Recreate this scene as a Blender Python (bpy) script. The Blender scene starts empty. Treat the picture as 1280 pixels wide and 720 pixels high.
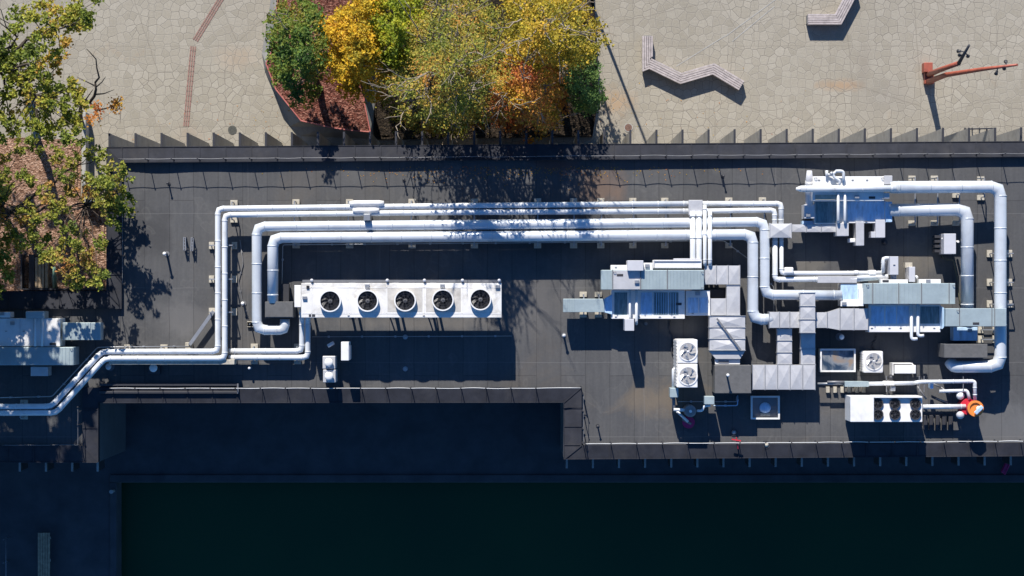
import bpy, math, random
from math import sin, cos, pi, sqrt, radians, floor
from mathutils import Vector, noise
random.seed(7)
H = 85.0            # camera height above the roof
F = 2550.0          # focal length in photo pixels
S = bpy.context.scene
COL = S.collection
GZ = -6.0           # plaza level
def P(px, py, z=0.0): return ((px-640)*(H-z)/F, (360-py)*(H-z)/F, z)
def X(px, z=0.0): return (px-640)*(H-z)/F
def Y(py, z=0.0): return (360-py)*(H-z)/F

# ------------------------------------------------------------------ materials
def mat(name): 
    m = bpy.data.materials.new(name); m.use_nodes = True
    nt = m.node_tree; b = nt.nodes['Principled BSDF']
    return m, nt, b
def N(nt, t, **kw):
    n = nt.nodes.new(t)
    for k, v in kw.items():
        if k in n.inputs: n.inputs[k].default_value = v
        else: setattr(n, k, v)
    return n
def ramp(nt, fac, stops, interp='LINEAR'):
    r = nt.nodes.new('ShaderNodeValToRGB'); r.color_ramp.interpolation = interp
    e = r.color_ramp.elements
    while len(e) < len(stops): e.new(0.5)
    for i, (p, c) in enumerate(stops):
        e[i].position = p; e[i].color = (c[0], c[1], c[2], 1) if hasattr(c, '__len__') else (c, c, c, 1)
    nt.links.new(fac, r.inputs[0]); return r.outputs[0]
def mixc(nt, fac, a, b, blend='MIX'):
    m = nt.nodes.new('ShaderNodeMix'); m.data_type = 'RGBA'; m.blend_type = blend
    for i, v in ((0, fac), (6, a), (7, b)):
        if isinstance(v, (int, float)): m.inputs[i].default_value = v
        elif isinstance(v, tuple): m.inputs[i].default_value = (v[0], v[1], v[2], 1)
        else: nt.links.new(v, m.inputs[i])
    return m.outputs[2]
def coords(nt, scale=(1, 1, 1), obj=False):
    if obj: t = nt.nodes.new('ShaderNodeTexCoord'); o = t.outputs['Object']
    else: t = nt.nodes.new('ShaderNodeNewGeometry'); o = t.outputs['Position']
    mp = nt.nodes.new('ShaderNodeMapping'); mp.inputs['Scale'].default_value = scale
    nt.links.new(o, mp.inputs[0]); return mp.outputs[0]
def noise_tex(nt, vec, scale, detail=5, rough=.6, dist=0):
    n = N(nt, 'ShaderNodeTexNoise', Scale=scale, Detail=detail, Roughness=rough, Distortion=dist)
    nt.links.new(vec, n.inputs['Vector']); return n.outputs[0]
def bump(nt, b, h, strength=.3, dist=.02):
    bp = N(nt, 'ShaderNodeBump', Strength=strength, Distance=dist)
    nt.links.new(h, bp.inputs['Height']); nt.links.new(bp.outputs[0], b.inputs['Normal'])
def math_n(nt, op, a, b=None):
    m = nt.nodes.new('ShaderNodeMath'); m.operation = op
    for i, v in enumerate((a, b)):
        if v is None: continue
        if isinstance(v, (int, float)): m.inputs[i].default_value = v
        else: nt.links.new(v, m.inputs[i])
    return m.outputs[0]

def simple(name, c, rough=.5, metal=0.0, var=.12, sc=3.0, dirt=None, dirt_amt=.4, dsc=1.5, spec=None, stretch=(1, 1, 1)):
    """painted or bare surface with slight tone variation and patches of dirt"""
    m, nt, b = mat(name)
    v = coords(nt, stretch)
    n1 = noise_tex(nt, v, sc, 6)
    lo = tuple(max(0, x*(1-var)) for x in c); hi = tuple(min(1, x*(1+var)) for x in c)
    col = ramp(nt, n1, [(.3, lo), (.7, hi)])
    if dirt:
        n2 = noise_tex(nt, v, dsc, 8, .7, .4)
        f = ramp(nt, n2, [(.5, 0.0), (.68, dirt_amt)])
        col = mixc(nt, f, col, dirt)
    nt.links.new(col, b.inputs['Base Color'])
    b.inputs['Roughness'].default_value = rough; b.inputs['Metallic'].default_value = metal
    if spec is not None: b.inputs['Specular IOR Level'].default_value = spec
    bump(nt, b, n1, .08, .02)
    return m

M = {}
def roof_material():
    m, nt, b = mat('roof_membrane')
    v = coords(nt)
    sep = nt.nodes.new('ShaderNodeSeparateXYZ'); nt.links.new(v, sep.inputs[0])
    n1 = noise_tex(nt, v, .35, 6, .6, .3)
    n2 = noise_tex(nt, v, 9, 6, .7)
    base = ramp(nt, n1, [(.3, (.054, .056, .060)), (.5, (.080, .082, .086)), (.72, (.110, .110, .109))])
    base = mixc(nt, .35, base, ramp(nt, n2, [(.25, (.05, .05, .051)), (.75, (.14, .139, .138))]))
    # long streaks of dust washed along the laps
    vs = coords(nt, (5.5, .5, 1)); n3 = noise_tex(nt, vs, 1.0, 6, .65)
    base = mixc(nt, .35, base, ramp(nt, n3, [(.3, (.062, .062, .064)), (.7, (.118, .116, .112))]))
    # brown silt
    n4 = noise_tex(nt, v, .22, 7, .62, .8)
    n4s = noise_tex(nt, v, .9, 6, .65, .5)
    f = ramp(nt, n4, [(.56, 0.0), (.72, .5)])
    base = mixc(nt, f, base, (.125, .105, .083))
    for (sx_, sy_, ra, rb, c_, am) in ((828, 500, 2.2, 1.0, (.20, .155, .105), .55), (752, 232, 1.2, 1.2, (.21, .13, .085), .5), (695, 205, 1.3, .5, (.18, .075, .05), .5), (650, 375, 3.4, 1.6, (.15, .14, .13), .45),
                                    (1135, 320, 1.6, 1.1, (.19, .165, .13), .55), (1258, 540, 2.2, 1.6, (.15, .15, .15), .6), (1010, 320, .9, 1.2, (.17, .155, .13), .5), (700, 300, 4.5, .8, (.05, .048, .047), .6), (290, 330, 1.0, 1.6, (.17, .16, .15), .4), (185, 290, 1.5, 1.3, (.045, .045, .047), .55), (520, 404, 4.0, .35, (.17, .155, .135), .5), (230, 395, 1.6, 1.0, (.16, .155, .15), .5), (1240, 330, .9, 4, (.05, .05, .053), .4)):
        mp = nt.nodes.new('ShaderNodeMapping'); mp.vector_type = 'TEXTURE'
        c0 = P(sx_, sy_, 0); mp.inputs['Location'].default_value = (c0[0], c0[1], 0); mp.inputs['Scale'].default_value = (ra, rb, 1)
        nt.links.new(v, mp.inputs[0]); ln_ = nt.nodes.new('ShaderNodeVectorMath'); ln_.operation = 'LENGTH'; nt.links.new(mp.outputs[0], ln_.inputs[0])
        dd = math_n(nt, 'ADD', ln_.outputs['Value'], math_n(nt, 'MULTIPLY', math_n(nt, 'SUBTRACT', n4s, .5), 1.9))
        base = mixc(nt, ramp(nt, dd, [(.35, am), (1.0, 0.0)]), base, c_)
    # pale rings left by dried puddles
    nr = noise_tex(nt, v, .55, 3, .5, .3)
    base = mixc(nt, ramp(nt, nr, [(.585, 0.0), (.60, .22), (.61, .05), (.66, .10)]), base, (.17, .165, .155))
    # sheet laps: bricks 4.3 m x 1.02 m laid north-south
    def laps(rot, w, h, sx):
        mp = nt.nodes.new('ShaderNodeMapping'); mp.inputs['Rotation'].default_value = (0, 0, rot)
        nd = noise_tex(nt, v, .8, 2)
        mxv = nt.nodes.new('ShaderNodeVectorMath'); mxv.operation = 'ADD'
        cm = nt.nodes.new('ShaderNodeCombineXYZ'); s = math_n(nt, 'MULTIPLY', math_n(nt, 'SUBTRACT', nd, .5), .07)
        nt.links.new(s, cm.inputs[0]); nt.links.new(s, cm.inputs[1])
        nt.links.new(v, mxv.inputs[0]); nt.links.new(cm.outputs[0], mxv.inputs[1]); nt.links.new(mxv.outputs[0], mp.inputs[0])
        br = N(nt, 'ShaderNodeTexBrick', Scale=1.0)
        br.inputs['Mortar Size'].default_value = sx; br.inputs['Brick Width'].default_value = w; br.inputs['Row Height'].default_value = h
        br.inputs['Color1'].default_value = (.35, .35, .35, 1); br.inputs['Color2'].default_value = (.65, .65, .65, 1); br.inputs['Mortar'].default_value = (0, 0, 0, 1)
        nt.links.new(mp.outputs[0], br.inputs[0]); return br
    br = laps(pi/2, 7.3, 1.02, .016)
    tone = ramp(nt, br.outputs['Color'], [(.3, .9), (.7, 1.08)])
    base = mixc(nt, 1.0, base, tone, 'MULTIPLY')
    dark = mixc(nt, br.outputs['Fac'], (1, 1, 1), (.70, .70, .71))
    base = mixc(nt, .8, base, dark, 'MULTIPLY')
    br2 = laps(0, 11, 3.1, .012)
    lite = math_n(nt, 'MULTIPLY', br2.outputs['Fac'], .4)
    base = mixc(nt, lite, base, (.19, .185, .18))
    nt.links.new(base, b.inputs['Base Color'])
    b.inputs['Roughness'].default_value = .85; b.inputs['Specular IOR Level'].default_value = .25
    bump(nt, b, n2, .25, .01)
    return m
def paving_material():
    m, nt, b = mat('flagstone_paving')
    v = coords(nt)
    nd = N(nt, 'ShaderNodeTexNoise', Scale=2.3, Detail=4.0); nt.links.new(v, nd.inputs['Vector'])
    mv = nt.nodes.new('ShaderNodeMix'); mv.data_type = 'RGBA'; mv.blend_type = 'LINEAR_LIGHT'; mv.inputs[0].default_value = .07
    nt.links.new(v, mv.inputs[6]); nt.links.new(nd.outputs['Color'], mv.inputs[7]); vv = mv.outputs[2]
    vo = N(nt, 'ShaderNodeTexVoronoi', Scale=2.9); vo.feature = 'DISTANCE_TO_EDGE'; vo.voronoi_dimensions = '2D'; vo.inputs['Randomness'].default_value = .8
    nt.links.new(vv, vo.inputs['Vector'])
    vc = N(nt, 'ShaderNodeTexVoronoi', Scale=2.9); vc.voronoi_dimensions = '2D'; vc.inputs['Randomness'].default_value = .8
    nt.links.new(vv, vc.inputs['Vector'])
    # the joints are bolder in some places than in others
    nb = noise_tex(nt, v, .5, 3)
    joint = ramp(nt, vo.outputs['Distance'], [(.016, 1.0), (.055, 0.0)])
    jw = math_n(nt, 'MULTIPLY', joint, ramp(nt, nb, [(.33, .42), (.66, .9)]))
    sepc = nt.nodes.new('ShaderNodeSeparateColor'); nt.links.new(vc.outputs['Color'], sepc.inputs[0])
    stone = ramp(nt, sepc.outputs[0], [(0, (.314, .284, .226)), (.5, (.340, .308, .247)), (1, (.368, .336, .274))])
    n1 = noise_tex(nt, v, .25, 7, .6); n2 = noise_tex(nt, v, 12, 5, .7)
    stone = mixc(nt, 1.0, stone, ramp(nt, n1, [(.3, .88), (.7, 1.06)]), 'MULTIPLY')
    stone = mixc(nt, 1.0, stone, ramp(nt, n2, [(.25, .86), (.75, 1.12)]), 'MULTIPLY')
    n3 = noise_tex(nt, v, .45, 7, .7, .6)
    stone = mixc(nt, ramp(nt, n3, [(.62, 0.0), (.74, .45)]), stone, (.30, .20, .12))
    for (sx_, sy_, ra, rb, c_, am) in ((697, 55, .7, 1.6, (.36, .21, .13), .5), (772, 128, .9, 1.0, (.42, .25, .12), .5), (1053, 107, 1.4, .35, (.38, .23, .12), .55), (293, 72, 1.2, .7, (.40, .30, .21), .4), (235, 168, 1.0, .8, (.30, .23, .17), .5), (1080, 85, .4, 1.5, (.25, .22, .18), .5), (1110, 125, 2.2, 1.6, (.27, .25, .22), .35)):
        mp = nt.nodes.new('ShaderNodeMapping'); mp.vector_type = 'TEXTURE'
        c0 = P(sx_, sy_, GZ); mp.inputs['Location'].default_value = (c0[0], c0[1], GZ); mp.inputs['Scale'].default_value = (ra, rb, 1)
        nt.links.new(v, mp.inputs[0]); ln_ = nt.nodes.new('ShaderNodeVectorMath'); ln_.operation = 'LENGTH'; nt.links.new(mp.outputs[0], ln_.inputs[0])
        dd = math_n(nt, 'ADD', ln_.outputs['Value'], math_n(nt, 'MULTIPLY', math_n(nt, 'SUBTRACT', n3, .5), 2.2))
        stone = mixc(nt, ramp(nt, dd, [(.2, am), (1.0, 0.0)]), stone, c_)
    # long wandering settlement cracks
    vk = N(nt, 'ShaderNodeTexVoronoi', Scale=.23); vk.feature = 'DISTANCE_TO_EDGE'; vk.voronoi_dimensions = '2D'
    nt.links.new(vv, vk.inputs['Vector']); stone = mixc(nt, ramp(nt, vk.outputs['Distance'], [(.002, .4), (.006, 0.0)]), stone, (.14, .12, .10))
    # cells have pale worn rims
    rim = ramp(nt, vo.outputs['Distance'], [(.04, .3), (.12, 0.0)])
    stone = mixc(nt, rim, stone, (.45, .42, .36))
    col = mixc(nt, jw, stone, (.165, .145, .115))
    br = N(nt, 'ShaderNodeTexBrick', Scale=1.0)
    br.inputs['Mortar Size'].default_value = .014; br.inputs['Brick Width'].default_value = 5.4; br.inputs['Row Height'].default_value = 3.6; br.offset = .37
    nt.links.new(vv, br.inputs[0])
    col = mixc(nt, math_n(nt, 'MULTIPLY', br.outputs['Fac'], .45), col, (.19, .17, .14))
    nt.links.new(col, b.inputs['Base Color'])
    b.inputs['Roughness'].default_value = .9; b.inputs['Specular IOR Level'].default_value = .2
    bump(nt, b, math_n(nt, 'SUBTRACT', n2, joint), .4, .012)
    return m
def mulch_material(name, a, c, e):
    m, nt, b = mat(name)
    v = coords(nt)
    vo = N(nt, 'ShaderNodeTexVoronoi', Scale=17.0); vo.inputs['Randomness'].default_value = 1
    nt.links.new(coords(nt, (.8, 1, 1)), vo.inputs['Vector'])
    sepc = nt.nodes.new('ShaderNodeSeparateColor'); nt.links.new(vo.outputs['Color'], sepc.inputs[0])
    col = ramp(nt, sepc.outputs[0], [(0, a), (.55, c), (1, e)])
    n = noise_tex(nt, v, .9, 7, .7)
    col = mixc(nt, 1.0, col, ramp(nt, n, [(.3, .55), (.7, 1.25)]), 'MULTIPLY')
    nt.links.new(col, b.inputs['Base Color']); b.inputs['Roughness'].default_value = .95
    b.inputs['Specular IOR Level'].default_value = .15
    bump(nt, b, vo.outputs['Distance'], .9, .04)
    return m
def leaf_material(name, cols, hue_scale=.45):
    m, nt, b = mat(name)
    v = coords(nt)
    g = nt.nodes.new('ShaderNodeNewGeometry')
    n1 = noise_tex(nt, v, hue_scale, 3, .5)
    f = math_n(nt, 'ADD', math_n(nt, 'MULTIPLY', math_n(nt, 'SUBTRACT', n1, .5), 2.4), math_n(nt, 'MULTIPLY', g.outputs['Random Per Island'], .42))
    f = math_n(nt, 'ADD', f, .27)
    k = len(cols)-1
    col = ramp(nt, f, [(i/k, c) for i, c in enumerate(cols)])
    mul = nt.nodes.new('ShaderNodeMath'); mul.operation = 'FRACT'
    nt.links.new(math_n(nt, 'MULTIPLY', g.outputs['Random Per Island'], 37.7), mul.inputs[0])
    col = mixc(nt, 1.0, col, ramp(nt, mul.outputs[0], [(0, .6), (1, 1.25)]), 'MULTIPLY')
    nt.links.new(col, b.inputs['Base Color'])
    b.inputs['Roughness'].default_value = .6; b.inputs['Specular IOR Level'].default_value = .3
    tr = nt.nodes.new('ShaderNodeBsdfTranslucent'); nt.links.new(col, tr.inputs[0])
    mx = nt.nodes.new('ShaderNodeMixShader'); mx.inputs[0].default_value = .38
    out = nt.nodes['Material Output']
    nt.links.new(b.outputs[0], mx.inputs[1]); nt.links.new(tr.outputs[0], mx.inputs[2]); nt.links.new(mx.outputs[0], out.inputs[0])
    return m
def glass_material():
    m, nt, b = mat('skylight_glass')
    v = coords(nt)
    n = noise_tex(nt, v, 1.6, 3, .5, .8)
    col = ramp(nt, n, [(.35, (.03, .05, .08)), (.52, (.20, .22, .24)), (.66, (.28, .21, .15))])  # brown and blue grey reflections put into the glass colour
    nt.links.new(col, b.inputs['Base Color']); b.inputs['Roughness'].default_value = .06
    b.inputs['Specular IOR Level'].default_value = 1.0; b.inputs['Coat Weight'].default_value = .6; b.inputs['Coat Roughness'].default_value = .03
    return m
def water_material():
    m, nt, b = mat('harbour_water')
    v = coords(nt)
    n = noise_tex(nt, v, .08, 3)
    nt.links.new(ramp(nt, n, [(.3, (.011, .050, .024)), (.7, (.018, .068, .028))]), b.inputs['Base Color'])
    b.inputs['Roughness'].default_value = .25; b.inputs['Specular IOR Level'].default_value = .12
    bump(nt, b, noise_tex(nt, v, 2.2, 4), .12, .03)
    return m
def galv(name, c, rough, metal, spangle=.12):
    m, nt, b = mat(name)
    v = coords(nt)
    vo = N(nt, 'ShaderNodeTexVoronoi', Scale=9.0); nt.links.new(v, vo.inputs['Vector'])
    sepc = nt.nodes.new('ShaderNodeSeparateColor'); nt.links.new(vo.outputs['Color'], sepc.inputs[0])
    n = noise_tex(nt, v, 1.3, 7, .65)
    lo = tuple(x*(1-spangle) for x in c); hi = tuple(min(1, x*(1+spangle)) for x in c)
    col = ramp(nt, n, [(.3, lo), (.7, hi)])
    col = mixc(nt, .35, col, ramp(nt, sepc.outputs[0], [(0, lo), (1, hi)]))
    n2 = noise_tex(nt, v, 3.1, 8, .75, .5)
    col = mixc(nt, ramp(nt, n2, [(.6, 0.0), (.72, .35)]), col, (.25, .25, .24))
    nt.links.new(col, b.inputs['Base Color'])
    nt.links.new(ramp(nt, n, [(.3, rough-.08), (.7, rough+.1)]), b.inputs['Roughness'])
    b.inputs['Metallic'].default_value = metal
    bump(nt, b, n, .15, .03)
    return m

M['roof'] = roof_material()
M['paving'] = paving_material()
M['mulch_red'] = mulch_material('red_bark_mulch', (.05, .018, .014), (.17, .06, .042), (.30, .15, .11))
M['mulch_brown'] = mulch_material('brown_bark_mulch', (.12, .062, .038), (.30, .175, .115), (.46, .31, .225))
M['soil'] = mulch_material('shade_dark_soil', (.012, .010, .008), (.03, .022, .016), (.06, .045, .03))  # shade of the trees put into the soil colour
M['slate'] = simple('slate_grey_sheet_metal', (.027, .0285, .036), .72, .0, .25, 2.0, (.065, .062, .06), .4, .8, .25)
M['fin'] = simple('grey_painted_steel_plate', (.34, .325, .29), .6, 0, .15, 2.5, (.12, .11, .10), .5, 1.2)
M['wall'] = simple('dark_wall_cladding', (.10, .10, .105), .7, 0, .15, 1.0)
M['flash'] = simple('pale_edge_flashing', (.42, .42, .42), .4, .3)
M['white'] = simple('white_painted_metal', (.77, .76, .735), .42, 0, .05, 2.0, (.42, .40, .36), .35, 1.4)
M['white_dirty'] = simple('grimy_white_casing', (.73, .715, .68), .5, 0, .07, 2.0, (.36, .33, .28), .75, 1.0)
M['grime'] = simple('beige_dirty_panel', (.50, .475, .43), .6, 0, .14, 5.0, (.33, .30, .26), .6, 3)
M['jacket'] = simple('white_pipe_jacket', (.64, .66, .67), .38, .0, .06, 1.6, (.44, .43, .40), .5, 1.1)
M['jacket_big'] = simple('smooth_aluminium_pipe_jacket', (.60, .635, .66), .38, .15, .06, 1.3, (.40, .40, .40), .45, .9)
M['silver'] = galv('bare_galvanised_duct', (.57, .565, .56), .42, .3, .10)
M['teal'] = galv('weathered_zinc_sheet', (.37, .445, .455), .45, .3, .08)
M['lilac'] = simple('pale_grey_cabinet_paint', (.52, .52, .54), .45, 0, .05)
M['block'] = simple('grey_membrane_clad_box', (.105, .105, .105), .85, 0, .15, 6.0, (.15, .14, .13), .4, 2)
M['pad'] = simple('beige_support_block', (.45, .41, .33), .9, 0, .2, 8.0, (.25, .22, .17), .5, 5)
M['strut'] = simple('zinc_strut', (.40, .41, .42), .4, .6)
M['black'] = simple('black_fan_plastic', (.018, .018, .020), .45, 0, .2)
M['dark'] = simple('dark_grey_metal', (.045, .045, .05), .5, .2)
M['midgrey'] = simple('mid_grey_metal', (.20, .20, .205), .5, .3)
M['coil'] = simple('black_coil_fins', (.05, .05, .052), .6, .2)
M['glassblue'] = simple('dark_translucent_panel', (.12, .20, .22), .2, .0, .45, 6.0, (.28, .36, .40), .5, 2, .8, (3, .4, 1))
M['panel_shadeblue'] = simple('shade_blue_unit_panel', (.50, .68, .86), .35, .1, .15, 3.0, (.2, .25, .3), .5, 2.2, None, (2.5, .6, 1))  # blue of the sky shade put into the panel colour
M['skyglass'] = glass_material()
M['red'] = simple('red_painted_steel', (.52, .025, .045), .4, 0, .1)
M['orange'] = simple('orange_painted_ring', (.75, .24, .05), .4, 0, .15)
M['magenta'] = simple('magenta_painted_valve', (.42, .02, .12), .4)
M['redoxide'] = simple('red_oxide_steel', (.34, .085, .05), .55, 0, .2, 5.0, (.15, .05, .035), .5, 3)
M['rededge'] = simple('faded_red_steel_edging', (.42, .13, .11), .5, 0, .2)
M['wood'] = simple('weathered_grey_wood', (.42, .37, .355), .85, 0, .3, 6.0, (.2, .17, .16), .4, 3, None, (1, 1, 1))
M['brick'] = simple('red_brick_paver', (.27, .155, .125), .85, 0, .2, 9.0)
M['concrete'] = simple('pale_concrete', (.38, .37, .34), .9, 0, .12, 3.0, (.22, .21, .19), .5, 2)
M['concrete_d'] = simple('grey_planter_concrete', (.20, .195, .18), .9, 0, .15, 3.0, (.12, .115, .105), .5, 1.5)
M['quay'] = simple('asphalt_quay', (.06, .062, .066), .9, 0, .25, 1.0, (.09, .088, .085), .5, .6)
M['iron'] = simple('cast_iron_cover', (.10, .10, .085), .6, .3, .3, 12)
M['rust'] = simple('rusty_iron_cover', (.20, .12, .09), .7, .2, .3, 12)
M['water'] = water_material()
M['greenpole'] = simple('pale_green_paint', (.25, .42, .30), .5)
M['plank'] = simple('tan_timber', (.36, .27, .17), .8, 0, .3, 6)
M['bark'] = simple('dark_tree_bark', (.055, .042, .032), .95, 0, .3, 9)
M['bark_pale'] = simple('pale_twig_bark', (.27, .22, .165), .9, 0, .25, 9)
M['rope'] = simple('pale_cable_sheath', (.62, .62, .60), .5)
M['oliveh'] = simple('olive_hose', (.09, .09, .06), .7)

# ------------------------------------------------------------------ mesh builder
class MB:
    def __init__(s): s.v = []; s.f = []; s.m = []; s.s = []
    def face(s, idx, mi=0, sm=False): s.f.append(idx); s.m.append(mi); s.s.append(sm)
    def box(s, x0, y0, x1, y1, z0, z1, mi=0):
        if x0 > x1: x0, x1 = x1, x0
        if y0 > y1: y0, y1 = y1, y0
        n = len(s.v)
        s.v += [(x0, y0, z0), (x1, y0, z0), (x1, y1, z0), (x0, y1, z0), (x0, y0, z1), (x1, y0, z1), (x1, y1, z1), (x0, y1, z1)]
        for q in ((3, 2, 1, 0), (4, 5, 6, 7), (0, 1, 5, 4), (1, 2, 6, 5), (2, 3, 7, 6), (3, 0, 4, 7)): s.face([n+i for i in q], mi)
        return s
    def pbox(s, px0, py0, px1, py1, z0, z1, mi=0):
        return s.box(X(px0, z1), Y(py0, z1), X(px1, z1), Y(py1, z1), z0, z1, mi)
    def prism(s, pts, z0, z1, mi=0, top=None):
        n = len(s.v); k = len(pts); top = top or pts
        a = sum(pts[i][0]*pts[(i+1) % k][1]-pts[(i+1) % k][0]*pts[i][1] for i in range(k))
        if a < 0: pts = pts[::-1]; top = top[::-1]
        s.v += [(x, y, z0) for x, y in pts]+[(x, y, z1) for x, y in top]
        s.face([n+i for i in range(k)][::-1], mi); s.face([n+k+i for i in range(k)], mi)
        for i in range(k): j = (i+1) % k; s.face([n+i, n+j, n+k+j, n+k+i], mi)
        return s
    def bar(s, a, b, w, h, mi=0):
        """box section between two points"""
        a = Vector(a); b = Vector(b); d = (b-a).normalized()
        up = Vector((0, 0, 1)) if abs(d.z) < .95 else Vector((0, 1, 0))
        u = d.cross(up).normalized(); w2 = u.cross(d)
        n = len(s.v)
        for p in (a, b):
            for q, r in ((-1, -1), (1, -1), (1, 1), (-1, 1)): s.v.append(tuple(p+u*q*w/2+w2*r*h/2))
        for q in ((0, 1, 2, 3), (7, 6, 5, 4), (1, 0, 4, 5), (2, 1, 5, 6), (3, 2, 6, 7), (0, 3, 7, 4)): s.face([n+i for i in q], mi)
        return s
    def tube(s, path, r, seg=14, mi=0, caps=True, smooth=True):
        path = [Vector(p) for p in path]; R = r if isinstance(r, (list, tuple)) else [r]*len(path)
        n0 = len(s.v); prev = None
        for i, p in enumerate(path):
            if i == 0: t = path[1]-p
            elif i == len(path)-1: t = p-path[i-1]
            else: t = (p-path[i-1]).normalized()+(path[i+1]-p).normalized()
            if t.length < 1e-9: t = path[min(i+1, len(path)-1)]-path[max(i-1, 0)]
            t.normalize()
            if prev is None:
                ref = Vector((0, 0, 1)) if abs(t.z) < .9 else Vector((1, 0, 0))
                u = t.cross(ref).normalized()
            else:
                u = prev-t*prev.dot(t)
                u = u.normalized() if u.length > 1e-6 else t.orthogonal().normalized()
            prev = u; w = t.cross(u)
            k = 1.0
            if 0 < i < len(path)-1:
                c = (p-path[i-1]).normalized().dot(t); k = 1/max(c, .5)
            for j in range(seg):
                a = 2*pi*j/seg
                # widen in the bend plane so the section keeps its diameter
                off = u*cos(a)+w*sin(a)
                if k > 1.001:
                    bd = (path[i+1]-p).normalized()-(p-path[i-1]).normalized()
                    if bd.length > 1e-6:
                        bd.normalize(); off = off+bd*off.dot(bd)*(k-1)
                s.v.append(tuple(p+off*R[i]))
        for i in range(len(path)-1):
            for j in range(seg):
                a = n0+i*seg+j; b = n0+i*seg+(j+1) % seg
                s.face([a, b, b+seg, a+seg], mi, smooth)
        if caps:
            s.face([n0+j for j in range(seg)][::-1], mi); e = n0+(len(path)-1)*seg
            s.face([e+j for j in range(seg)], mi)
        return s
    def cyl(s, x, y, r, z0, z1, seg=24, mi=0, r2=None): return s.tube([(x, y, z0), (x, y, z1)], [r, r if r2 is None else r2], seg, mi)
    def ring(s, x, y, ro, ri, z0, z1, seg=28, mi=0):
        n = len(s.v)
        for r, z in ((ro, z0), (ro, z1), (ri, z1), (ri, z0)):
            for j in range(seg): s.v.append((x+r*cos(2*pi*j/seg), y+r*sin(2*pi*j/seg), z))
        for q in range(4):
            for j in range(seg):
                a = n+q*seg; b = n+((q+1) % 4)*seg; k = (j+1) % seg
                s.face([a+j, a+k, b+k, b+j], mi, q in (0, 2))
        return s
    def dome(s, x, y, r, z0, hgt, seg=18, rings=5, mi=0, full=False):
        n = len(s.v); lo = -pi/2 if full else 0; rr = rings*2 if full else rings
        for i in range(rr):
            a = lo+(pi/2-lo)*i/rr
            for j in range(seg): s.v.append((x+r*cos(a)*cos(2*pi*j/seg), y+r*cos(a)*sin(2*pi*j/seg), z0+hgt*sin(a)))
        s.v.append((x, y, z0+hgt)); t = len(s.v)-1
        for i in range(rr-1):
            for j in range(seg):
                k = (j+1) % seg; s.face([n+i*seg+j, n+i*seg+k, n+(i+1)*seg+k, n+(i+1)*seg+j], mi, True)
        for j in range(seg): s.face([n+(rr-1)*seg+j, n+(rr-1)*seg+(j+1) % seg, t], mi, True)
        return s
    def quad(s, a, b, c, d, mi=0): n = len(s.v); s.v += [a, b, c, d]; s.face([n, n+1, n+2, n+3], mi); return s
    def split(s, name, mats, parent):
        for i in range(len(s.v)//8):
            m = MB(); m.v = s.v[i*8:i*8+8]; m.f = [[k-i*8 for k in f] for f in s.f[i*6:i*6+6]]; m.m = s.m[i*6:i*6+6]; m.s = s.s[i*6:i*6+6]; m.build(name, mats, parent)
    def build(s, name, mats, parent=None, bevel=0, **tags):
        me = bpy.data.meshes.new(name)
        me.from_pydata(s.v, [], s.f)
        if not isinstance(mats, (list, tuple)): mats = [mats]
        for m in mats: me.materials.append(M[m] if isinstance(m, str) else m)
        me.polygons.foreach_set('material_index', s.m); me.polygons.foreach_set('use_smooth', s.s)
        o = bpy.data.objects.new(name, me); COL.objects.link(o)
        if parent is not None:
            o.parent = parent; wl = world_loc(parent)
            me.transform(__import__('mathutils').Matrix.Translation(-wl))
        me.update()
        if bevel:
            b = o.modifiers.new('edge', 'BEVEL'); b.width = bevel; b.segments = 2; b.limit_method = 'ANGLE'; b.angle_limit = radians(50)
        for k, v in tags.items(): o[k] = v
        return o
def world_loc(o):
    l = Vector((0, 0, 0))
    while o: l = l+o.location; o = o.parent
    return l
def thing(name, label, cat, loc, group=None):
    o = bpy.data.objects.new(name, None); COL.objects.link(o); o.location = loc; o.empty_display_size = .2
    o['label'] = label; o['category'] = cat
    if group: o['group'] = group
    return o
def tag(o, label, cat, group=None):
    o['label'] = label; o['category'] = cat
    if group: o['group'] = group
    return o
def copy_tree(o, parent=None):
    c = o.copy(); COL.objects.link(c)
    if parent: c.parent = parent
    for ch in [q for q in KIDS.get(o.name, [])]: copy_tree(ch, c)
    return c
KIDS = {}
def kids_of(root):
    for o in list(COL.objects):
        if o.parent: 
            l = KIDS.setdefault(o.parent.name, [])
            if o not in l: l.append(o)

def fillet(path, rad, n=3):
    path = [Vector(p) for p in path]; out = [path[0]]
    for i in range(1, len(path)-1):
        a, b, c = path[i-1], path[i], path[i+1]
        d1 = (a-b); d2 = (c-b); r = min(rad, d1.length*.48, d2.length*.48)
        p = b+d1.normalized()*r; q = b+d2.normalized()*r
        for k in range(n+1):
            t = k/n; out.append(p*(1-t)**2+b*2*t*(1-t)+q*t*t)
    out.append(path[-1]); return out
def pipe(name, label, pts, r, material='jacket', rad=.25, n=2, bands=1.05, group=None, cat='pipe', band_mat=None):
    """pts: (px, py, z) along the axis. One insulated pipe: jacket, elbows and bands."""
    w = [Vector(P(*p)) for p in pts]
    t = thing(name, label, cat, (w[0].x, w[0].y, 0), group)
    path = fillet(w, rad, n)
    b = MB().tube(path, r, 18)
    for i in range(len(w)-1):
        d = w[i+1]-w[i]; L = d.length
        if L < .5: continue
        k = max(1, int(L/bands))
        for q in range(k+1):
            s = .12+rad*.6+(L-.24-1.2*rad)*q/k if k else L/2
            if s <= 0 or s >= L: continue
            c = w[i]+d.normalized()*s; h = d.normalized()*.022
            b.tube([c-h, c+h], r+.009, 18, smooth=True)
    b.build('jacket', material, t)
    return t

# ------------------------------------------------------------------ setting
Z0 = GZ
def structure(name, mb, m, **k):
    o = mb.build(name, m, **k); o['kind'] = 'structure'; return o
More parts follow.
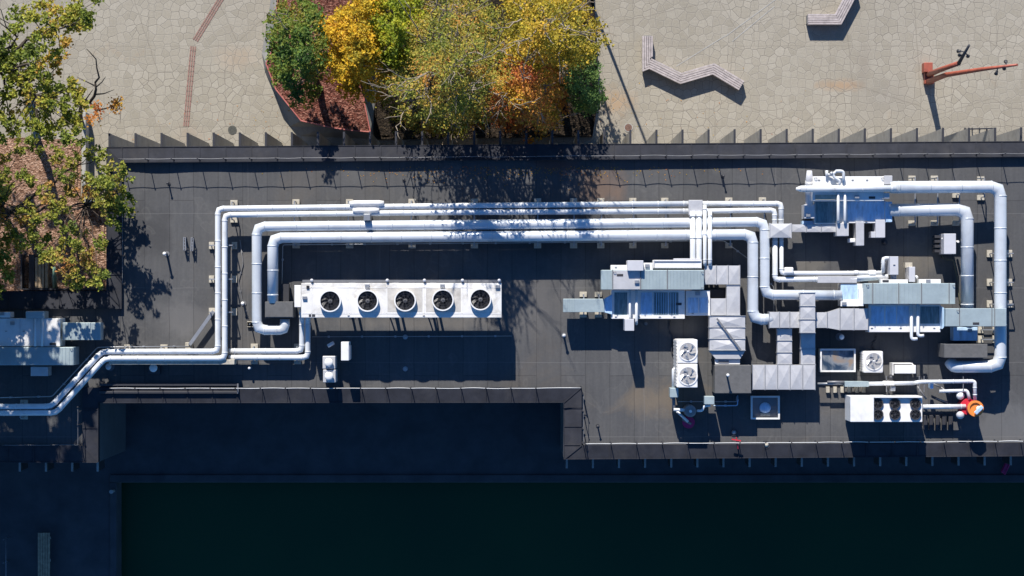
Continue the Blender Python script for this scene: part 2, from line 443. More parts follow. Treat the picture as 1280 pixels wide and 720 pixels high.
# ground/plaza sheet (L shaped so that the harbour basin is open)
qx = X(146, Z0); qy = Y(603, Z0)
g = MB()
g.quad((-400, qy-.001, Z0), (400, qy-.001, Z0), (400, 500, Z0), (-400, 500, Z0))
g.quad((-400, -300, Z0), (qx, -300, Z0), (qx, qy, Z0), (-400, qy, Z0), 1)
structure('plaza', g, ['paving', 'quay'])
q = MB(); q.box(-400, qy-.3, X(146,Z0)-.31, -3, Z0-.02, Z0+.004).box(X(146,Z0)-.31, qy+.35, 400, -3, Z0-.02, Z0+.004)
structure('quay_deck', q, 'quay')
k = MB(); k.box(qx-.3, qy, 400, qy+.35, Z0-1.5, Z0+.07); k.box(qx-.3, -300, qx, qy-.003, Z0-1.5, Z0+.07)
structure('quay_kerb', k, 'quay', bevel=.03)
w = MB(); w.box(-400, -300, 400, 200, -9, -7.1)
structure('water', w, 'water')

# building ----------------------------------------------------------
bld = thing('flat_roofed_building', 'long flat roofed building with grey membrane roof and slate metal edge', 'building', (0, 0, Z0))
out = [(133, 184), (1700, 174), (1700, 567), (705, 574), (705, 503), (122, 503.5), (122, 578), (-900, 578), (-900, 364), (133, 364)]
inn = [(152, 203), (1700, 194), (1700, 551), (727, 556.5), (727, 484), (103, 484.5), (103, 557), (-900, 557), (-900, 386), (152, 386)]
O2 = [(X(a, .2), Y(b, .2)) for a, b in out]; I2 = [(X(a, .2), Y(b, .2)) for a, b in inn]
MB().prism(O2, Z0, -.25).build('wall', 'wall', bld)
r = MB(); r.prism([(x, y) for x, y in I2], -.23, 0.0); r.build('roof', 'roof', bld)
cp = MB(); n = len(O2)
for i in range(n):
    j = (i+1) % n
    a, b, c, d = O2[i], O2[j], I2[j], I2[i]
    # coping: outer lip a little lower than the inner edge
    q = len(cp.v)
    cp.v += [(a[0], a[1], -.26), (b[0], b[1], -.26), (c[0], c[1], -.02), (d[0], d[1], -.02), (a[0], a[1], .13), (b[0], b[1], .13), (c[0], c[1], .21), (d[0], d[1], .21)]
    for f in ((4, 5, 6, 7), (0, 1, 5, 4), (2, 3, 7, 6)): cp.face([q+e for e in f])
xw = 153.0
while xw < 1320:  # added uneven lip, shaped to cast a wavy shadow edge
    zt = .235+.13*(.5+noise.noise(Vector((xw*.011, 0, 0))))*abs(noise.noise(Vector((xw*.004, 5, 0)))+.6)
    a = P(xw, 203-(xw-133)*.0064, .2); b = P(xw+6.1, 203-(xw+6-133)*.0064, .2); cp.box(a[0], b[1]-.02, b[0], a[1]+.02, .15, zt); xw += 6
# standing seams across the coping + drip flashing line
sm = cp
def seam(px, py0, py1, z0=.135, z1=.215):
    a = P(px, py0, z0); b = P(px, py1, z1); sm.bar(a, b, .035, .05)
north = []; x = 152.5
while x < 1330: north.append(x); x += 32.35
def ny(px, base): return base-(px-133)*.0064
for px in north: seam(px, ny(px, 185), ny(px, 203))
south = []; x = 141.0
while x < 700: south.append(x); x += 31.1
for px in south: sm.bar(P(px, 503, .135), P(px, 484.6, .215), .035, .05)
se = []; x = 731.0
while x < 1330: se.append(x); x += 32.0
for px in se: sm.bar(P(px, 573.7-(px-705)*.007, .135), P(px, 556.5-(px-727)*.006, .215), .035, .05)
for py in (510, 533, 556): sm.bar(P(705, py, .135), P(727, py, .215), .035, .05)
for py in (512, 535): sm.bar(P(122, py, .135), P(103, py, .215), .035, .05)
for py in (215, 247, 279, 311, 343): sm.bar(P(133, py, .135), P(152, py, .215), .035, .05)
for px in (10, 42, 74, 106): sm.bar(P(px, 364, .135), P(px, 386, .215), .035, .05); sm.bar(P(px, 578, .135), P(px, 557, .215), .035, .05)
# diagonal laps at the court corner
sm.bar(P(705, 503, .135), P(727, 484, .215), .05, .05); sm.bar(P(705, 574, .135), P(727, 556.5, .215), .05, .05)
sm.build('coping', 'slate', bld)
fl = MB()
for i in range(n):
    j = (i+1) % n
    a, b = Vector((*O2[i], .142)), Vector((*O2[j], .142)); fl.bar(a, b, .03, .03)
fl.build('edge_flashing', 'slate', bld)
# fins (triangular brackets) hanging below the eave
def fin(px, py, outward, zt=-.05, name='bracket', ln=.56, hh=5.95, th=.055):
    x, y, _ = P(px, py, -.05); t = th/2; m = MB()
    ox, oy = outward; sx, sy = -oy*t, ox*t
    prof = [(0, zt), (ln, zt), (ln*.98, -hh), (0.0, -hh)]
    v = []
    for s_ in (-1, 1):
        for d, z in prof: v.append((x+ox*d+sx*s_, y+oy*d+sy*s_, z))
    m.v = v
    m.face([0, 1, 2, 3]); m.face([7, 6, 5, 4])
    for i in range(4): j = (i+1) % 4; m.face([i, i+4, j+4, j])
    m.bar((x, y, zt+.03), (x+ox*(ln+.02), y+oy*(ln+.02), zt+.03), .085, .05, 1)
    return m.build(name, ['fin', 'dark'] if oy > 0 else ['dark', 'fin'], bld)  # south fins in dark metal, their shade put into the colour
x = 137.0
while x < 1300: fin(x, ny(x, 184), (0, 1)); x += 32.55
x = 709.0
while x < 1300: fin(x, 574-(x-705)*.007, (0, -1), zt=-.75, ln=.42, hh=2.0, th=.09); x += 32.9
for px in (20, 53, 86, 118): fin(px, 578, (0, -1), zt=-.75, ln=.42, hh=2.0, th=.09)

# guard rails -------------------------------------------------------
def guard(label, pts, h=.62, cable_r=.011, cmat='rope', post_mat='dark', sag=.03):
    w = [Vector(P(a, b, .2)) for a, b in pts]
    t = thing('guard_rail', label, 'guard rail', w[0], 'low cable guard rails round the roof edge')
    for p in w:
        MB().cyl(p.x, p.y, .018, .19, .2+h, 8).cyl(p.x, p.y, .045, .2, .225, 10).dome(p.x, p.y, .032, .2+h, .03, 8, 3).build('post', post_mat, t)
    c = []
    for i in range(len(w)-1):
        a, b = w[i], w[i+1]; jx = random.uniform(-.02, .02)
        for q in range(4):
            f = q/4; p = a.lerp(b, f); c.append((p.x, p.y+jx*sin(pi*f), .2+h-.03-sag*sin(pi*f)))
    c.append((w[-1].x, w[-1].y, .2+h-.03))
    MB().tube(c, cable_r, 6).build('cable', cmat, t)
guard('low grey cable guard rail along the north roof edge by the plaza', [(px, ny(px, 200)) for px in north], cmat='midgrey', cable_r=.012)
guard('low cable guard rail of bright wire along the recessed south roof edge', [(px, 484.5) for px in south]+[(726, 484)], cable_r=.014)
guard('short cable guard rail on the step in the south roof edge', [(728.5, 492), (728.5, 513), (728.5, 535), (728.5, 553)], cmat='midgrey')
guard('low cable guard rail of bright wire along the south east roof edge', [(px, 553.5-(px-731)*.006) for px in se], cable_r=.014)
guard('low cable guard rail at the shaded west roof corner', [(8, 555), (36, 555), (68, 555), (101, 555), (101, 530), (101, 508)], cmat='midgrey')
guard('low cable guard rail on the roof edge beside the left bark bed', [(155, 250), (155, 285), (155, 320), (155, 355)], cmat='midgrey', h=.4)

# plaza details -----------------------------------------------------
def strip():
    t = thing('brick_guide_strip', 'narrow bent strip of red brick lines set in the pale paving', 'paving strip', P(242, 80, GZ))
    pts = [(280, -8), (242, 54), (241.5, 58), (232.3, 160)]
    for off in (-2.7, 0, 2.7):
        for i in (0, 2):
            m = MB(); a = Vector(P(*pts[i], GZ+.006)); b = Vector(P(*pts[i+1], GZ+.006)); d = (b-a).normalized(); nrm = Vector((-d.y, d.x, 0))*off/28
            L = (b-a).length; s_ = 0
            while s_ < L-.2:
                m.bar(a+nrm+d*s_, a+nrm+d*(s_+.2), .058, .02); s_ += .225
            m.build('brick_row', 'brick', t)
strip()
def manhole(px, py, rpx, m1, m2, label):
    x, y, z = P(px, py, GZ); r = rpx/28
    t = thing('manhole_cover', label, 'manhole cover', (x, y, z))
    MB().ring(x, y, r*1.2, r, z+.001, z+.018).build('rim', m2, t)
    mm = MB().cyl(x, y, r*.98, z+.001, z+.013)
    for i in range(-3, 4):
        w = sqrt(max(0, 1-(i/3.8)**2))*r*.9; mm.box(x-w, y+i*r*.24-.008, x+w, y+i*r*.24+.008, z+.012, z+.018)
    mm.build('lid', m1, t)
manhole(290.5, 162.5, 4.6, 'iron', 'iron', 'dark iron manhole cover in the paving left of the trees')
manhole(785.5, 159.5, 4.6, 'rust', 'concrete', 'rusty manhole cover with pale rim right of the trees')
# pale expansion lines across the paving
l = MB()
for a, b in (((845, 83), (906, 45)), ((915, 52), (968, 8)), ((906, 46), (985, -12))):
    l.bar(P(*a, GZ+.004), P(*b, GZ+.004), .035, .008)
tag(l.build('paving_joint', 'concrete'), 'thin pale diagonal joint line crossing the paving above the zigzag bench', 'paving joint')

# benches
def bench(label, pts, w=.46, back=False):
    z = GZ
    c = [Vector(P(a, b, z+.45)) for a, b in pts]
    t = thing('slatted_bench', label, 'bench', (c[0].x, c[0].y, z))
    n = len(c); nor = []
    for i in range(n):
        d1 = (c[i]-c[i-1]).normalized() if i else (c[1]-c[0]).normalized()
        d2 = (c[i+1]-c[i]).normalized() if i < n-1 else d1
        a = Vector((-d1.y, d1.x, 0)); b = Vector((-d2.y, d2.x, 0)); m = (a+b).normalized(); nor.append(m/max(.45, m.dot(a)))
    k = 5; seat = MB()
    for s_ in range(k):
        o0 = -w/2+w*s_/k+.008; o1 = o0+w/k-.016
        for i in range(n-1):
            pa, pb, pc, pd = c[i]+nor[i]*o0, c[i+1]+nor[i+1]*o0, c[i+1]+nor[i+1]*o1, c[i]+nor[i]*o1
            seat.prism([(pa.x, pa.y), (pb.x, pb.y), (pc.x, pc.y), (pd.x, pd.y)], z+.41, z+.45)
    seat.build('seat', 'wood', t, bevel=.006)
    ap = MB()
    for i in range(n-1):
        for o in (-w/2+.03, w/2-.03):
            a = c[i]+nor[i]*o; b = c[i+1]+nor[i+1]*o; a.z = b.z = z+.24; ap.bar(a, b, .03, .32)
    ap.build('apron', 'wood', t)
    for i in range(n):
        d = nor[i].normalized(); a = c[i]+d*(w/2-.06); b = c[i]-d*(w/2-.06)
        MB().bar((a.x, a.y, z+.2), (b.x, b.y, z+.2), .05, .40).build('leg', 'midgrey', t)
bench('grey slatted zigzag bench with four bays in the middle of the plaza', [(809.5, 45), (809.5, 80), (812, 79), (851, 98), (892, 86), (927, 107)], w=.48)
bench('grey slatted angled bench cut off by the top edge', [(1010, 24), (1048, 24), (1068, -14)], w=.48)

rk = thing('bike_rack', 'thin black metal rack on the plaza behind the far right fins', 'rack', P(1222, 161, GZ))
m = MB(); m.bar(P(1205, 161.5, GZ+.8), P(1243, 160.5, GZ+.8), .06, .05); m.build('rail', 'dark', rk)
for px in (1206, 1215, 1224, 1233, 1242): MB().bar(P(px, 161.5, GZ), P(px, 161.2, GZ+.8), .05, .05).bar(P(px, 159.5, GZ+.5), P(px+1, 163, GZ+.5), .05, .05).build('post', 'dark', rk)
# planters
def planter(label, base, top, z1, m_bed, m_edge):
    z = GZ
    B = [(X(a, z), Y(b, z)) for a, b in base]; T = [(X(a, z+z1), Y(b, z+z1)) for a, b in top]
    cx = sum(p[0] for p in B)/len(B); cy = sum(p[1] for p in B)/len(B)
    t = thing('planter_bed', label, 'planter', (cx, cy, z))
    MB().prism(B, z-.02, z+z1, top=T).build('wall', 'concrete_d', t)
    m = MB()
    for i in range(len(T)):
        j = (i+1) % len(T); m.bar((*T[i], z+z1+.02), (*T[j], z+z1+.02), .05, .12)
    m.build('edging', m_edge, t, bevel=.008)
    # bumpy bed surface inside the edging
    bed = MB(); sx = .16
    x0 = min(p[0] for p in T); x1 = max(p[0] for p in T); y0 = min(p[1] for p in T); y1 = max(p[1] for p in T)
    def inside(x, y):
        c = False; j = len(T)-1
        for i in range(len(T)):
            if (T[i][1] > y) != (T[j][1] > y) and x < (T[j][0]-T[i][0])*(y-T[i][1])/(T[j][1]-T[i][1]+1e-12)+T[i][0]: c = not c
            j = i
        return c
    nx = int((x1-x0)/sx)+2; nyy = int((y1-y0)/sx)+2; idx = {}
    for i in range(nx):
        for j in range(nyy):
            x = x0+i*sx; y = y0+j*sx
            if inside(x, y):
                idx[i, j] = len(bed.v); bed.v.append((x, y, z+z1+.012+.045*noise.noise(Vector((x*1.5, y*1.5, 0)))+.03*noise.noise(Vector((x*6, y*6, 3)))))
    for (i, j), a in idx.items():
        q = [(i, j), (i+1, j), (i+1, j+1), (i, j+1)]
        if all(e in idx for e in q): bed.face([idx[e] for e in q], 0, True)
    MB().prism([(a*.999+cx*.001, b*.999+cy*.001) for a, b in T], z+z1-.03, z+z1+.004).build('bed_base', m_bed, t)
    bed.build('bark_mulch', m_bed, t)
    return t
planter('raised bed of red bark mulch with sloping grey wall under the green and yellow trees',
        [(327, 66), (331, 90), (340, 108), (362, 158), (374, 170), (466, 174), (470, 120), (480, -40), (345, -40)],
        [(339.4, 65), (332.6, 79.4), (345, 112), (376.4, 151), (410.4, 158.8), (437, 163), (463, 165), (455, 126), (470, -40), (352, -40)], .75, 'mulch_red', 'rededge')
planter('planting bed under the large autumn trees, tree shade put into its soil colour',
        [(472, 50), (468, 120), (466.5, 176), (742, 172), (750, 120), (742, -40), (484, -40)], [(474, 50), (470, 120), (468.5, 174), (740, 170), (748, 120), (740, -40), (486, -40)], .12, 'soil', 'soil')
lb = MB(); lb.prism([(X(a, GZ), Y(b, GZ)) for a, b in [(-300, 172), (40, 172), (101, 178), (101, 252), (133, 254), (133, 366), (-300, 366)]], GZ-.05, GZ+.03)
t = thing('bark_bed', 'wide bed of pinkish brown bark mulch under the left oak tree', 'planting bed', P(60, 270, GZ))
bb = MB(); sx = .2
x0, y1 = X(-200, GZ), Y(174, GZ); nx = int((X(134, GZ)-x0)/sx); nyy = int((y1-Y(366, GZ))/sx)
for j in range(nyy+1):
    for i in range(nx+1):
        x = x0+i*sx; y = y1-j*sx; bb.v.append((x, y, GZ+.06+.05*noise.noise(Vector((x, y, 0)))+.03*noise.noise(Vector((x*5, y*5, 3)))))
for j in range(nyy):
    for i in range(nx):
        x = x0+(i+1)*sx; y = y1-j*sx
        if x > X(100, GZ) and y > Y(253, GZ): continue
        a = j*(nx+1)+i; bb.face([a, a+1, a+nx+2, a+nx+1][::-1], 0, True)
bb.build('bark_mulch', 'mulch_brown', t); lb.build('soil', 'mulch_brown', t)
# concrete retaining wall beside it
cw = MB(); cw.pbox(102.6, 140, 107.2, 250, GZ, GZ+.75); cw.pbox(102.6, 250.2, 123, 253, GZ, GZ+.75)
tag(cw.build('garden_wall', 'concrete', bevel=.02), 'thin pale concrete garden wall with a short return below the left tree', 'wall')
# timber cribbing and green post by the building
tp = thing('timber_platform', 'tan timber planks framed in dark steel beside the left roof edge', 'platform', P(50, 342, GZ))
m = MB()
for i, px in enumerate((45.5, 49.5, 53.5, 58)): m.pbox(px-1.7, 322, px+1.7, 360, GZ+.1, GZ+.42+.004*i)
m.build('planks', 'plank', tp, bevel=.01)
m = MB(); m.pbox(25.5, 318, 27.5, 362, GZ, GZ+.5); m.pbox(28, 360.5, 132, 362.3, GZ, GZ+.5); m.pbox(36, 318, 43, 360, GZ, GZ+.3); m.build('frame', 'dark', tp)
gp = thing('green_post', 'pale green leaning post beside the tan timber planks', 'post', P(69, 359, GZ))
MB().tube([P(69, 360, GZ), P(68, 345, GZ+1.1), P(67.6, 334, GZ+1.3)], [.11, .085, .06], 12).build('shaft', 'greenpole', gp)
MB().cyl(*P(69, 360, GZ)[:2], .16, GZ+.05, GZ+.1).build('base', 'dark', gp)

# lamp masts -------------------------------------------------------
lm = thing('lamp_mast', 'red oxide steel lamp mast with two tall leaning arms on the plaza', 'lamp mast', P(1161, 92, GZ))
MB().pbox(1155.2, 78, 1166, 90, GZ, GZ+.55).pbox(1156, 90.2, 1167.6, 104.5, GZ, GZ+.32).build('base', 'redoxide', lm, bevel=.02)
a1 = MB().tube([P(1161, 93, GZ+.3), P(1177, 86.5, -2.5), P(1198.5, 79, .3)], [.13, .11, .10], 12).build('arm', 'redoxide', lm)
a2 = MB().tube([P(1160.5, 102, GZ+.3), P(1183, 93.5, -2.6), P(1228, 86.5, 0.2), P(1271.5, 81, 1.9)], [.13, .11, .085, .05], 12).build('arm', 'redoxide', lm)
MB().tube([P(1198.5, 79, .3), P(1211.5, 56.5, 1.4)], [.085, .05], 10).build('arm_tip', 'dark', lm)
def lamp_head(px, py, z, dx, dy, nm='lamp_head'):
    p = Vector(P(px, py, z)); q = p+Vector((dx, dy, -.12)); m = MB()
    m.bar(p, q, .04, .04); m.tube([q-Vector((dx*.2, dy*.2, 0)), q+Vector((dx*.35, dy*.35, -.12))], [.045, .085], 10); m.build(nm, 'dark', lm)
lamp_head(1206.5, 65, 1.0, -.19, .05); lamp_head(1207.5, 67, .9, .1, -.06); lamp_head(1204, 70, .8, -.08, .05)
lamp_head(1247.5, 84, 1.0, -.02, -.19); lamp_head(1257, 83, 1.4, 0, -.05); lamp_head(1258, 82.5, 1.4, .02, .16)
for i, (bx, by, tx, ty, tz) in enumerate(((716, -26, 730, -60, -.2), (726, -30, 772, -62, -.4))):
    t = thing('lamp_post', ['tall slim lamp post beyond the upper edge throwing the left long shadow', 'leaning lamp post beyond the upper edge throwing the long slanting shadow'][i], 'lamp post', P(bx, by, GZ))
    MB().tube([P(bx, by, GZ), P(tx, ty, tz)], [.075, .05], 10).build('shaft', 'dark', t)
    MB().cyl(*P(bx, by, GZ)[:2], .22, GZ, GZ+.12).build('base', 'dark', t)
    MB().dome(*P(tx, ty, tz)[:2], .08, tz, .08).build('lamp_head', 'dark', t)

# quay furniture
qb = thing('plank_bench', 'brown plank bench on the dark quay near the lower left corner', 'bench', P(54, 700, GZ))
m = MB()
for i in range(5): m.pbox(47.2+i*3.1, 666, 49.9+i*3.1, 735, GZ+.40, GZ+.45)
m.build('seat', 'plank', qb, bevel=.006)
for py in (672, 700, 728): MB().pbox(48, py, 61, py+3, GZ, GZ+.40).build('leg', 'concrete', qb)
rl = thing('handrail', 'thin metal handrail at the far lower left on the quay', 'handrail', P(8, 700, GZ))
MB().tube([P(7.5, 672, GZ+1.0), P(7.5, 760, GZ+1.0)], .03, 8).build('rail', 'midgrey', rl)
for py in (673, 702, 731): MB().cyl(*P(7.5, py, GZ+.5)[:2], .025, GZ, GZ+1, 8).build('post', 'midgrey', rl)
sp = thing('mooring_post', 'small pale post at the inner corner of the quay edge', 'post', P(142.5, 613, GZ))
MB().cyl(*P(142.5, 613, GZ)[:2], .07, GZ, GZ+.6, 10).cyl(*P(142.5, 613, GZ)[:2], .09, GZ+.6, GZ+.65, 10).build('shaft', 'concrete', sp)
ft = MB(); ft.bar(P(1253.5, 591, GZ+.3), P(1260.5, 577, GZ+.3), .2, .25); ft.bar(P(1255, 593, GZ+.3), P(1262, 579, GZ+.33), .06, .3)
tag(ft.build('life_buoy_case', 'magenta', bevel=.03), 'small magenta rescue case lying on the quay below the right roof edge', 'rescue case')

# ------------------------------------------------------------------ pipes of the roof
ZS, ZB = .88, .93
rS, rS2 = .115, .12
pipe('insulated_pipe', 'outer of the two thin white pipes looping round the left side of the roof', [(-60, 508.5, ZS), (64, 508, ZS), (127.5, 439.5, ZS), (272.3, 439.3, ZS), (272.3, 260.8, ZS), (560, 257.3, ZS), (862, 254.6, ZS)], rS, rad=.2, group='thin insulated pipes')
pipe('insulated_pipe', 'inner of the two thin white pipes looping round the left side of the roof', [(-60, 516.5, ZS), (70, 516, ZS), (131, 448, ZS), (281, 448, ZS), (281, 268.6, ZS), (560, 265.5, ZS), (862, 264, ZS)], rS, rad=.2, group='thin insulated pipes')
pipe('insulated_pipe', 'thin white branch pipe passing under the dry cooler corner, the upper left one', [(286, 438.8, .52), (377.3, 438.8, .52), (377.3, 399, .6), (377.5, 388, 1.25)], .112, rad=.2, group='thin insulated pipes')
pipe('insulated_pipe', 'thin white branch pipe passing under the dry cooler corner, the lower shaded one', [(286, 446.8, .52), (384.8, 446.8, .52), (384.8, 399, .6), (385, 388, 1.25)], .112, rad=.2, group='thin insulated pipes')
pipe('insulated_pipe', 'thin white pipe running right from the small junction box, upper of two', [(878, 254.6, ZS), (976.3, 254.6, ZS), (976.3, 281, ZS)], .11, rad=.15, group='thin insulated pipes')
pipe('insulated_pipe', 'thin white pipe running right from the small junction box, lower of two', [(878, 264, ZS), (930, 263, ZS), (968.3, 262.6, ZS), (968.3, 281, ZS)], .105, rad=.15, group='thin insulated pipes')
pipe('insulated_pipe', 'thin white pipe dropping from the square cap box and turning right, upper run', [(976.8, 296, ZS), (976.8, 341.5, ZS), (1104, 341, ZS), (1104, 323, ZS), (1113, 323, 1.0)], .085, rad=.1, group='thin insulated pipes')
pipe('insulated_pipe', 'thin white pipe dropping from the square cap box and turning right, lower run', [(968.7, 296, ZS), (968.7, 349.5, ZS), (1024, 349, ZS), (1070, 349, .95), (1110, 346, 1.0)], .11, rad=.14, group='thin insulated pipes')
for i, (px, rr, y0, y1) in enumerate(((866, .115, 268, 331), (873.7, .115, 268, 331), (881, .075, 256, 330), (887.4, .085, 264, 330))):
    pts = [(px, y0, ZS+.28), (px, y1, ZS+.28), (px, y1+1.5, ZS-.1)] if i > 1 else [(px, y0-4, ZS+.28), (px, y1, ZS+.28), (px, y1+1, ZS)]
    pipe('riser_pipe', ['leftmost white crossing pipe below the junction box', 'second white crossing pipe from the left below the junction box', 'third thinner white crossing pipe right of the junction box', 'rightmost thin white crossing pipe right of the junction box'][i], pts, rr, rad=.1, group='short crossing pipes below the junction box')
pipe('large_pipe', 'thick white pipe, outer of the two around the dry cooler, with hooked left end', [(356, 399, .75), (356, 412.5, .75), (321, 412.5, .75), (321, 283.2, ZB), (700, 280, ZB), (955.8, 277.5, ZB), (955.8, 368.5, ZB), (1052, 369, ZB)], .205, 'jacket_big', rad=.34, n=2, bands=1.25, group='thick insulated pipes')
pipe('large_pipe', 'thick white pipe, lower and inner of the two around the dry cooler', [(341, 379, ZB), (341, 297.2, ZB), (700, 295, ZB), (941, 293, ZB), (941, 399.5, ZB), (966, 399, ZB)], .225, 'jacket_big', rad=.36, n=2, bands=1.25, group='thick insulated pipes')
pipe('large_pipe', 'thickest white pipe on the far right, looping down the right side', [(1112, 234, 1.42), (1250.5, 233.5, 1.2), (1250.5, 458, 1.1), (1192, 458.5, .9), (1187.5, 452, .72)], .25, 'jacket_big', rad=.42, n=2, bands=1.25, group='thick insulated pipes')
pipe('large_pipe', 'thick white pipe leaving the upper right unit and turning down inside the far right pipe', [(1112, 262.5, .95), (1209, 262, .98), (1209, 392, .95)], .262, 'jacket_big', rad=.42, n=2, bands=1.25, group='thick insulated pipes')
ohp = pipe('overhead_pipe', 'long slim white pipe lying on top of the upper right unit with a pointed end', [(1001, 236, 1.65), (1120, 235.5, 1.65)], .135, 'jacket', rad=.1, group='thick insulated pipes')
# cone end
c = MB(); c.tube([P(1001, 236, 1.65), P(995, 236, 1.65)], [.13, .05], 14)
c.build('end_cap', 'white', ohp)
# valve cover sleeve on the thin pipes
vc = thing('valve_cover', 'white bulging valve jacket on the two thin pipes above the dry cooler', 'valve cover', P(458, 258, ZS))
MB().tube([P(437, 254.5, ZS+.1), P(443, 254.3, ZS+.1), P(473, 254, ZS+.1), P(480, 254, ZS+.1)], [.10, .125, .125, .10], 16).build('sleeve', 'white', vc)
MB().tube([P(441, 263, ZS+.1), P(447, 263, ZS+.1), P(469, 262.8, ZS+.1), P(474, 262.8, ZS+.1)], [.09, .115, .115, .09], 16).build('sleeve', 'white', vc)
MB().pbox(454.5, 267.5, 462.5, 275.5, 0, ZS+.5).build('bracket', 'strut', vc, bevel=.01)
jb = thing('junction_box', 'square white sheet metal box where the thin pipes divide', 'junction box', P(870, 260, 0))
MB().pbox(861, 250, 878.3, 268.5, ZS-.25, ZS+.30).build('casing', 'silver', jb, bevel=.012)
MB().pbox(862.5, 266.5, 869.3, 270.5, ZS, ZS+.42).pbox(870.5, 266.5, 877.3, 270.5, ZS, ZS+.42).build('collar', 'white', jb, bevel=.01)

def x_panel(m, x0, y0, x1, y1, z, h=.022, mi=0):
    n = len(m.v); m.v += [(x0, y0, z), (x1, y0, z), (x1, y1, z), (x0, y1, z), ((x0+x1)/2, (y0+y1)/2, z+h)]
    for a, b in ((0, 1), (1, 2), (2, 3), (3, 0)): m.face([n+a, n+b, n+4], mi)
def duct(m, fl, px0, py0, px1, py1, z0, z1, n, axis, h=.03):
    """rectangular duct with cross-broken sheet panels; flanges collected in fl"""
    x0, x1 = X(px0, z1), X(px1, z1); y0, y1 = Y(py1, z1), Y(py0, z1)
    m.box(x0, y0, x1, y1, z0, z1)
    for i in range(n):
        if axis == 'x': a = x0+(x1-x0)*i/n; b = x0+(x1-x0)*(i+1)/n; x_panel(m, a+.01, y0+.004, b-.01, y1-.004, z1+.002, h)
        else: a = y0+(y1-y0)*i/n; b = y0+(y1-y0)*(i+1)/n; x_panel(m, x0+.004, a+.01, x1-.004, b-.01, z1+.002, h)
    for i in range(n+1):
        if axis == 'x': a = x0+(x1-x0)*i/n; fl.box(a-.012, y0-.025, a+.012, y1+.025, z0-.02, z1+.035)
        else: a = y0+(y1-y0)*i/n; fl.box(x0-.025, a-.012, x1+.025, a+.012, z0-.02, z1+.035)
bx = thing('cap_box', 'square galvanised box with crossed folds over two thin pipes', 'duct box', P(975, 288, 0))
m, fl_ = MB(), MB(); duct(m, fl_, 962.5, 279.5, 989, 297, ZS-.2, ZS+.32, 1, 'x', .06); m.build('casing', 'silver', bx); fl_.split('flange', 'silver', bx)
# supports ---------------------------------------------------------
def support(px, py0, py1, label, group, z=.72, name='pipe_support', vertical=True):
    """sleeper blocks with a strut frame; runs across the pipes"""
    if vertical: a, b = P(px, py0, .1), P(px, py1, .1)
    else: a, b = P(py0, px, .1), P(py1, px, .1)
    a = Vector(a); b = Vector(b); t = thing(name, label, 'pipe support', (a.x, a.y, 0), group)
    d = (b-a).normalized()
    for c in (a, b):
        w = (.30, .22) if vertical else (.22, .30)
        MB().box(c.x-w[0]/2, c.y-w[1]/2, c.x+w[0]/2, c.y+w[1]/2, 0.002, .12).build('block', 'pad', t, bevel=.012)
        MB().box(c.x-.02, c.y-.02, c.x+.02, c.y+.02, .12, z).build('leg', 'strut', t)
    a.z = b.z = z+.02
    MB().bar(a, b, .045, .045).build('crossbar', 'strut', t)
LB = 'beige block pipe support in the row under the four long white pipes'
for px in (370, 437, 515, 593, 672, 717, 751, 791, 831, 911, 953): support(px, 252.5-(px-370)*.004, 307, LB, 'supports under the long pipe run')
LC = 'beige block pipe support under the two thin white pipes on the left side'
for py in (307, 349, 390): support(py, 264.5, 293, LC, 'supports under the left vertical pipes', vertical=False)
for px in (292.5,): support(px, 253.5, 275, 'beige block pipe support at the upper left pipe corner', 'supports under the left corner')
for px in (318, 372): support(px, 433, 452, 'beige block pipe support under the short branch pipes left of the dry cooler', 'supports under the branch pipes', z=.33)
for px in (160, 205): support(px, 434, 453, 'low pipe support in tree shade under the lower left pipes', 'supports under the lower left pipes', z=.7)
support(30, 503, 521, 'low pipe support under the thin pipes at the far lower left', None)
for px, in ((1140,), (1168,), (1195,)): support(px, 223 if px < 1190 else 244, 279, 'beige block pipe support under the two thick pipes right of the upper right unit', 'supports under the upper right thick pipes')
support(1226, 224, 247, 'beige block pipe support near the upper right pipe elbow', None)
for py in (317, 353, 380): support(py, 1237, 1262, 'beige block pipe support under the far right vertical thick pipe', 'supports under the far right pipe', vertical=False)
for py in (401, 412, 424): support(py, 1226, 1244, 'beige block support crowded beside the grey plinth on the right', 'supports beside the right grey plinth', vertical=False, z=.4)
for px in (729, 748): support(px, 368, 393.5, 'beige block support under the ribbed stub duct of the middle unit', 'supports under the stub duct', z=.78)
support(313.5, 405, 405.5, 'single beige block under the hooked end of the thick pipe', None, z=.5)

gt = thing('gutter_channel', 'long dark raised gutter channel beside the lower left roof edge', 'gutter', P(210, 487, 0))
MB().pbox(124, 479.5, 296, 482.5, 0, .3).pbox(124, 489, 296, 492, 0, .3).pbox(124, 482.6, 296, 488.9, 0, .08).build('channel', 'dark', gt, bevel=.01)
MB().pbox(296.2, 479.5, 298, 492, 0, .32).build('end_plate', 'midgrey', gt)
lc = MB().pbox(136, 449.5, 293, 455.8, 0, .86)  # wall added under the pipes to cast the dark band on the roof
tag(lc.build('added_shade_wall', 'pad', bevel=.02), 'added low tan topped wall under the two thin pipes, casting the dark band', 'wall')
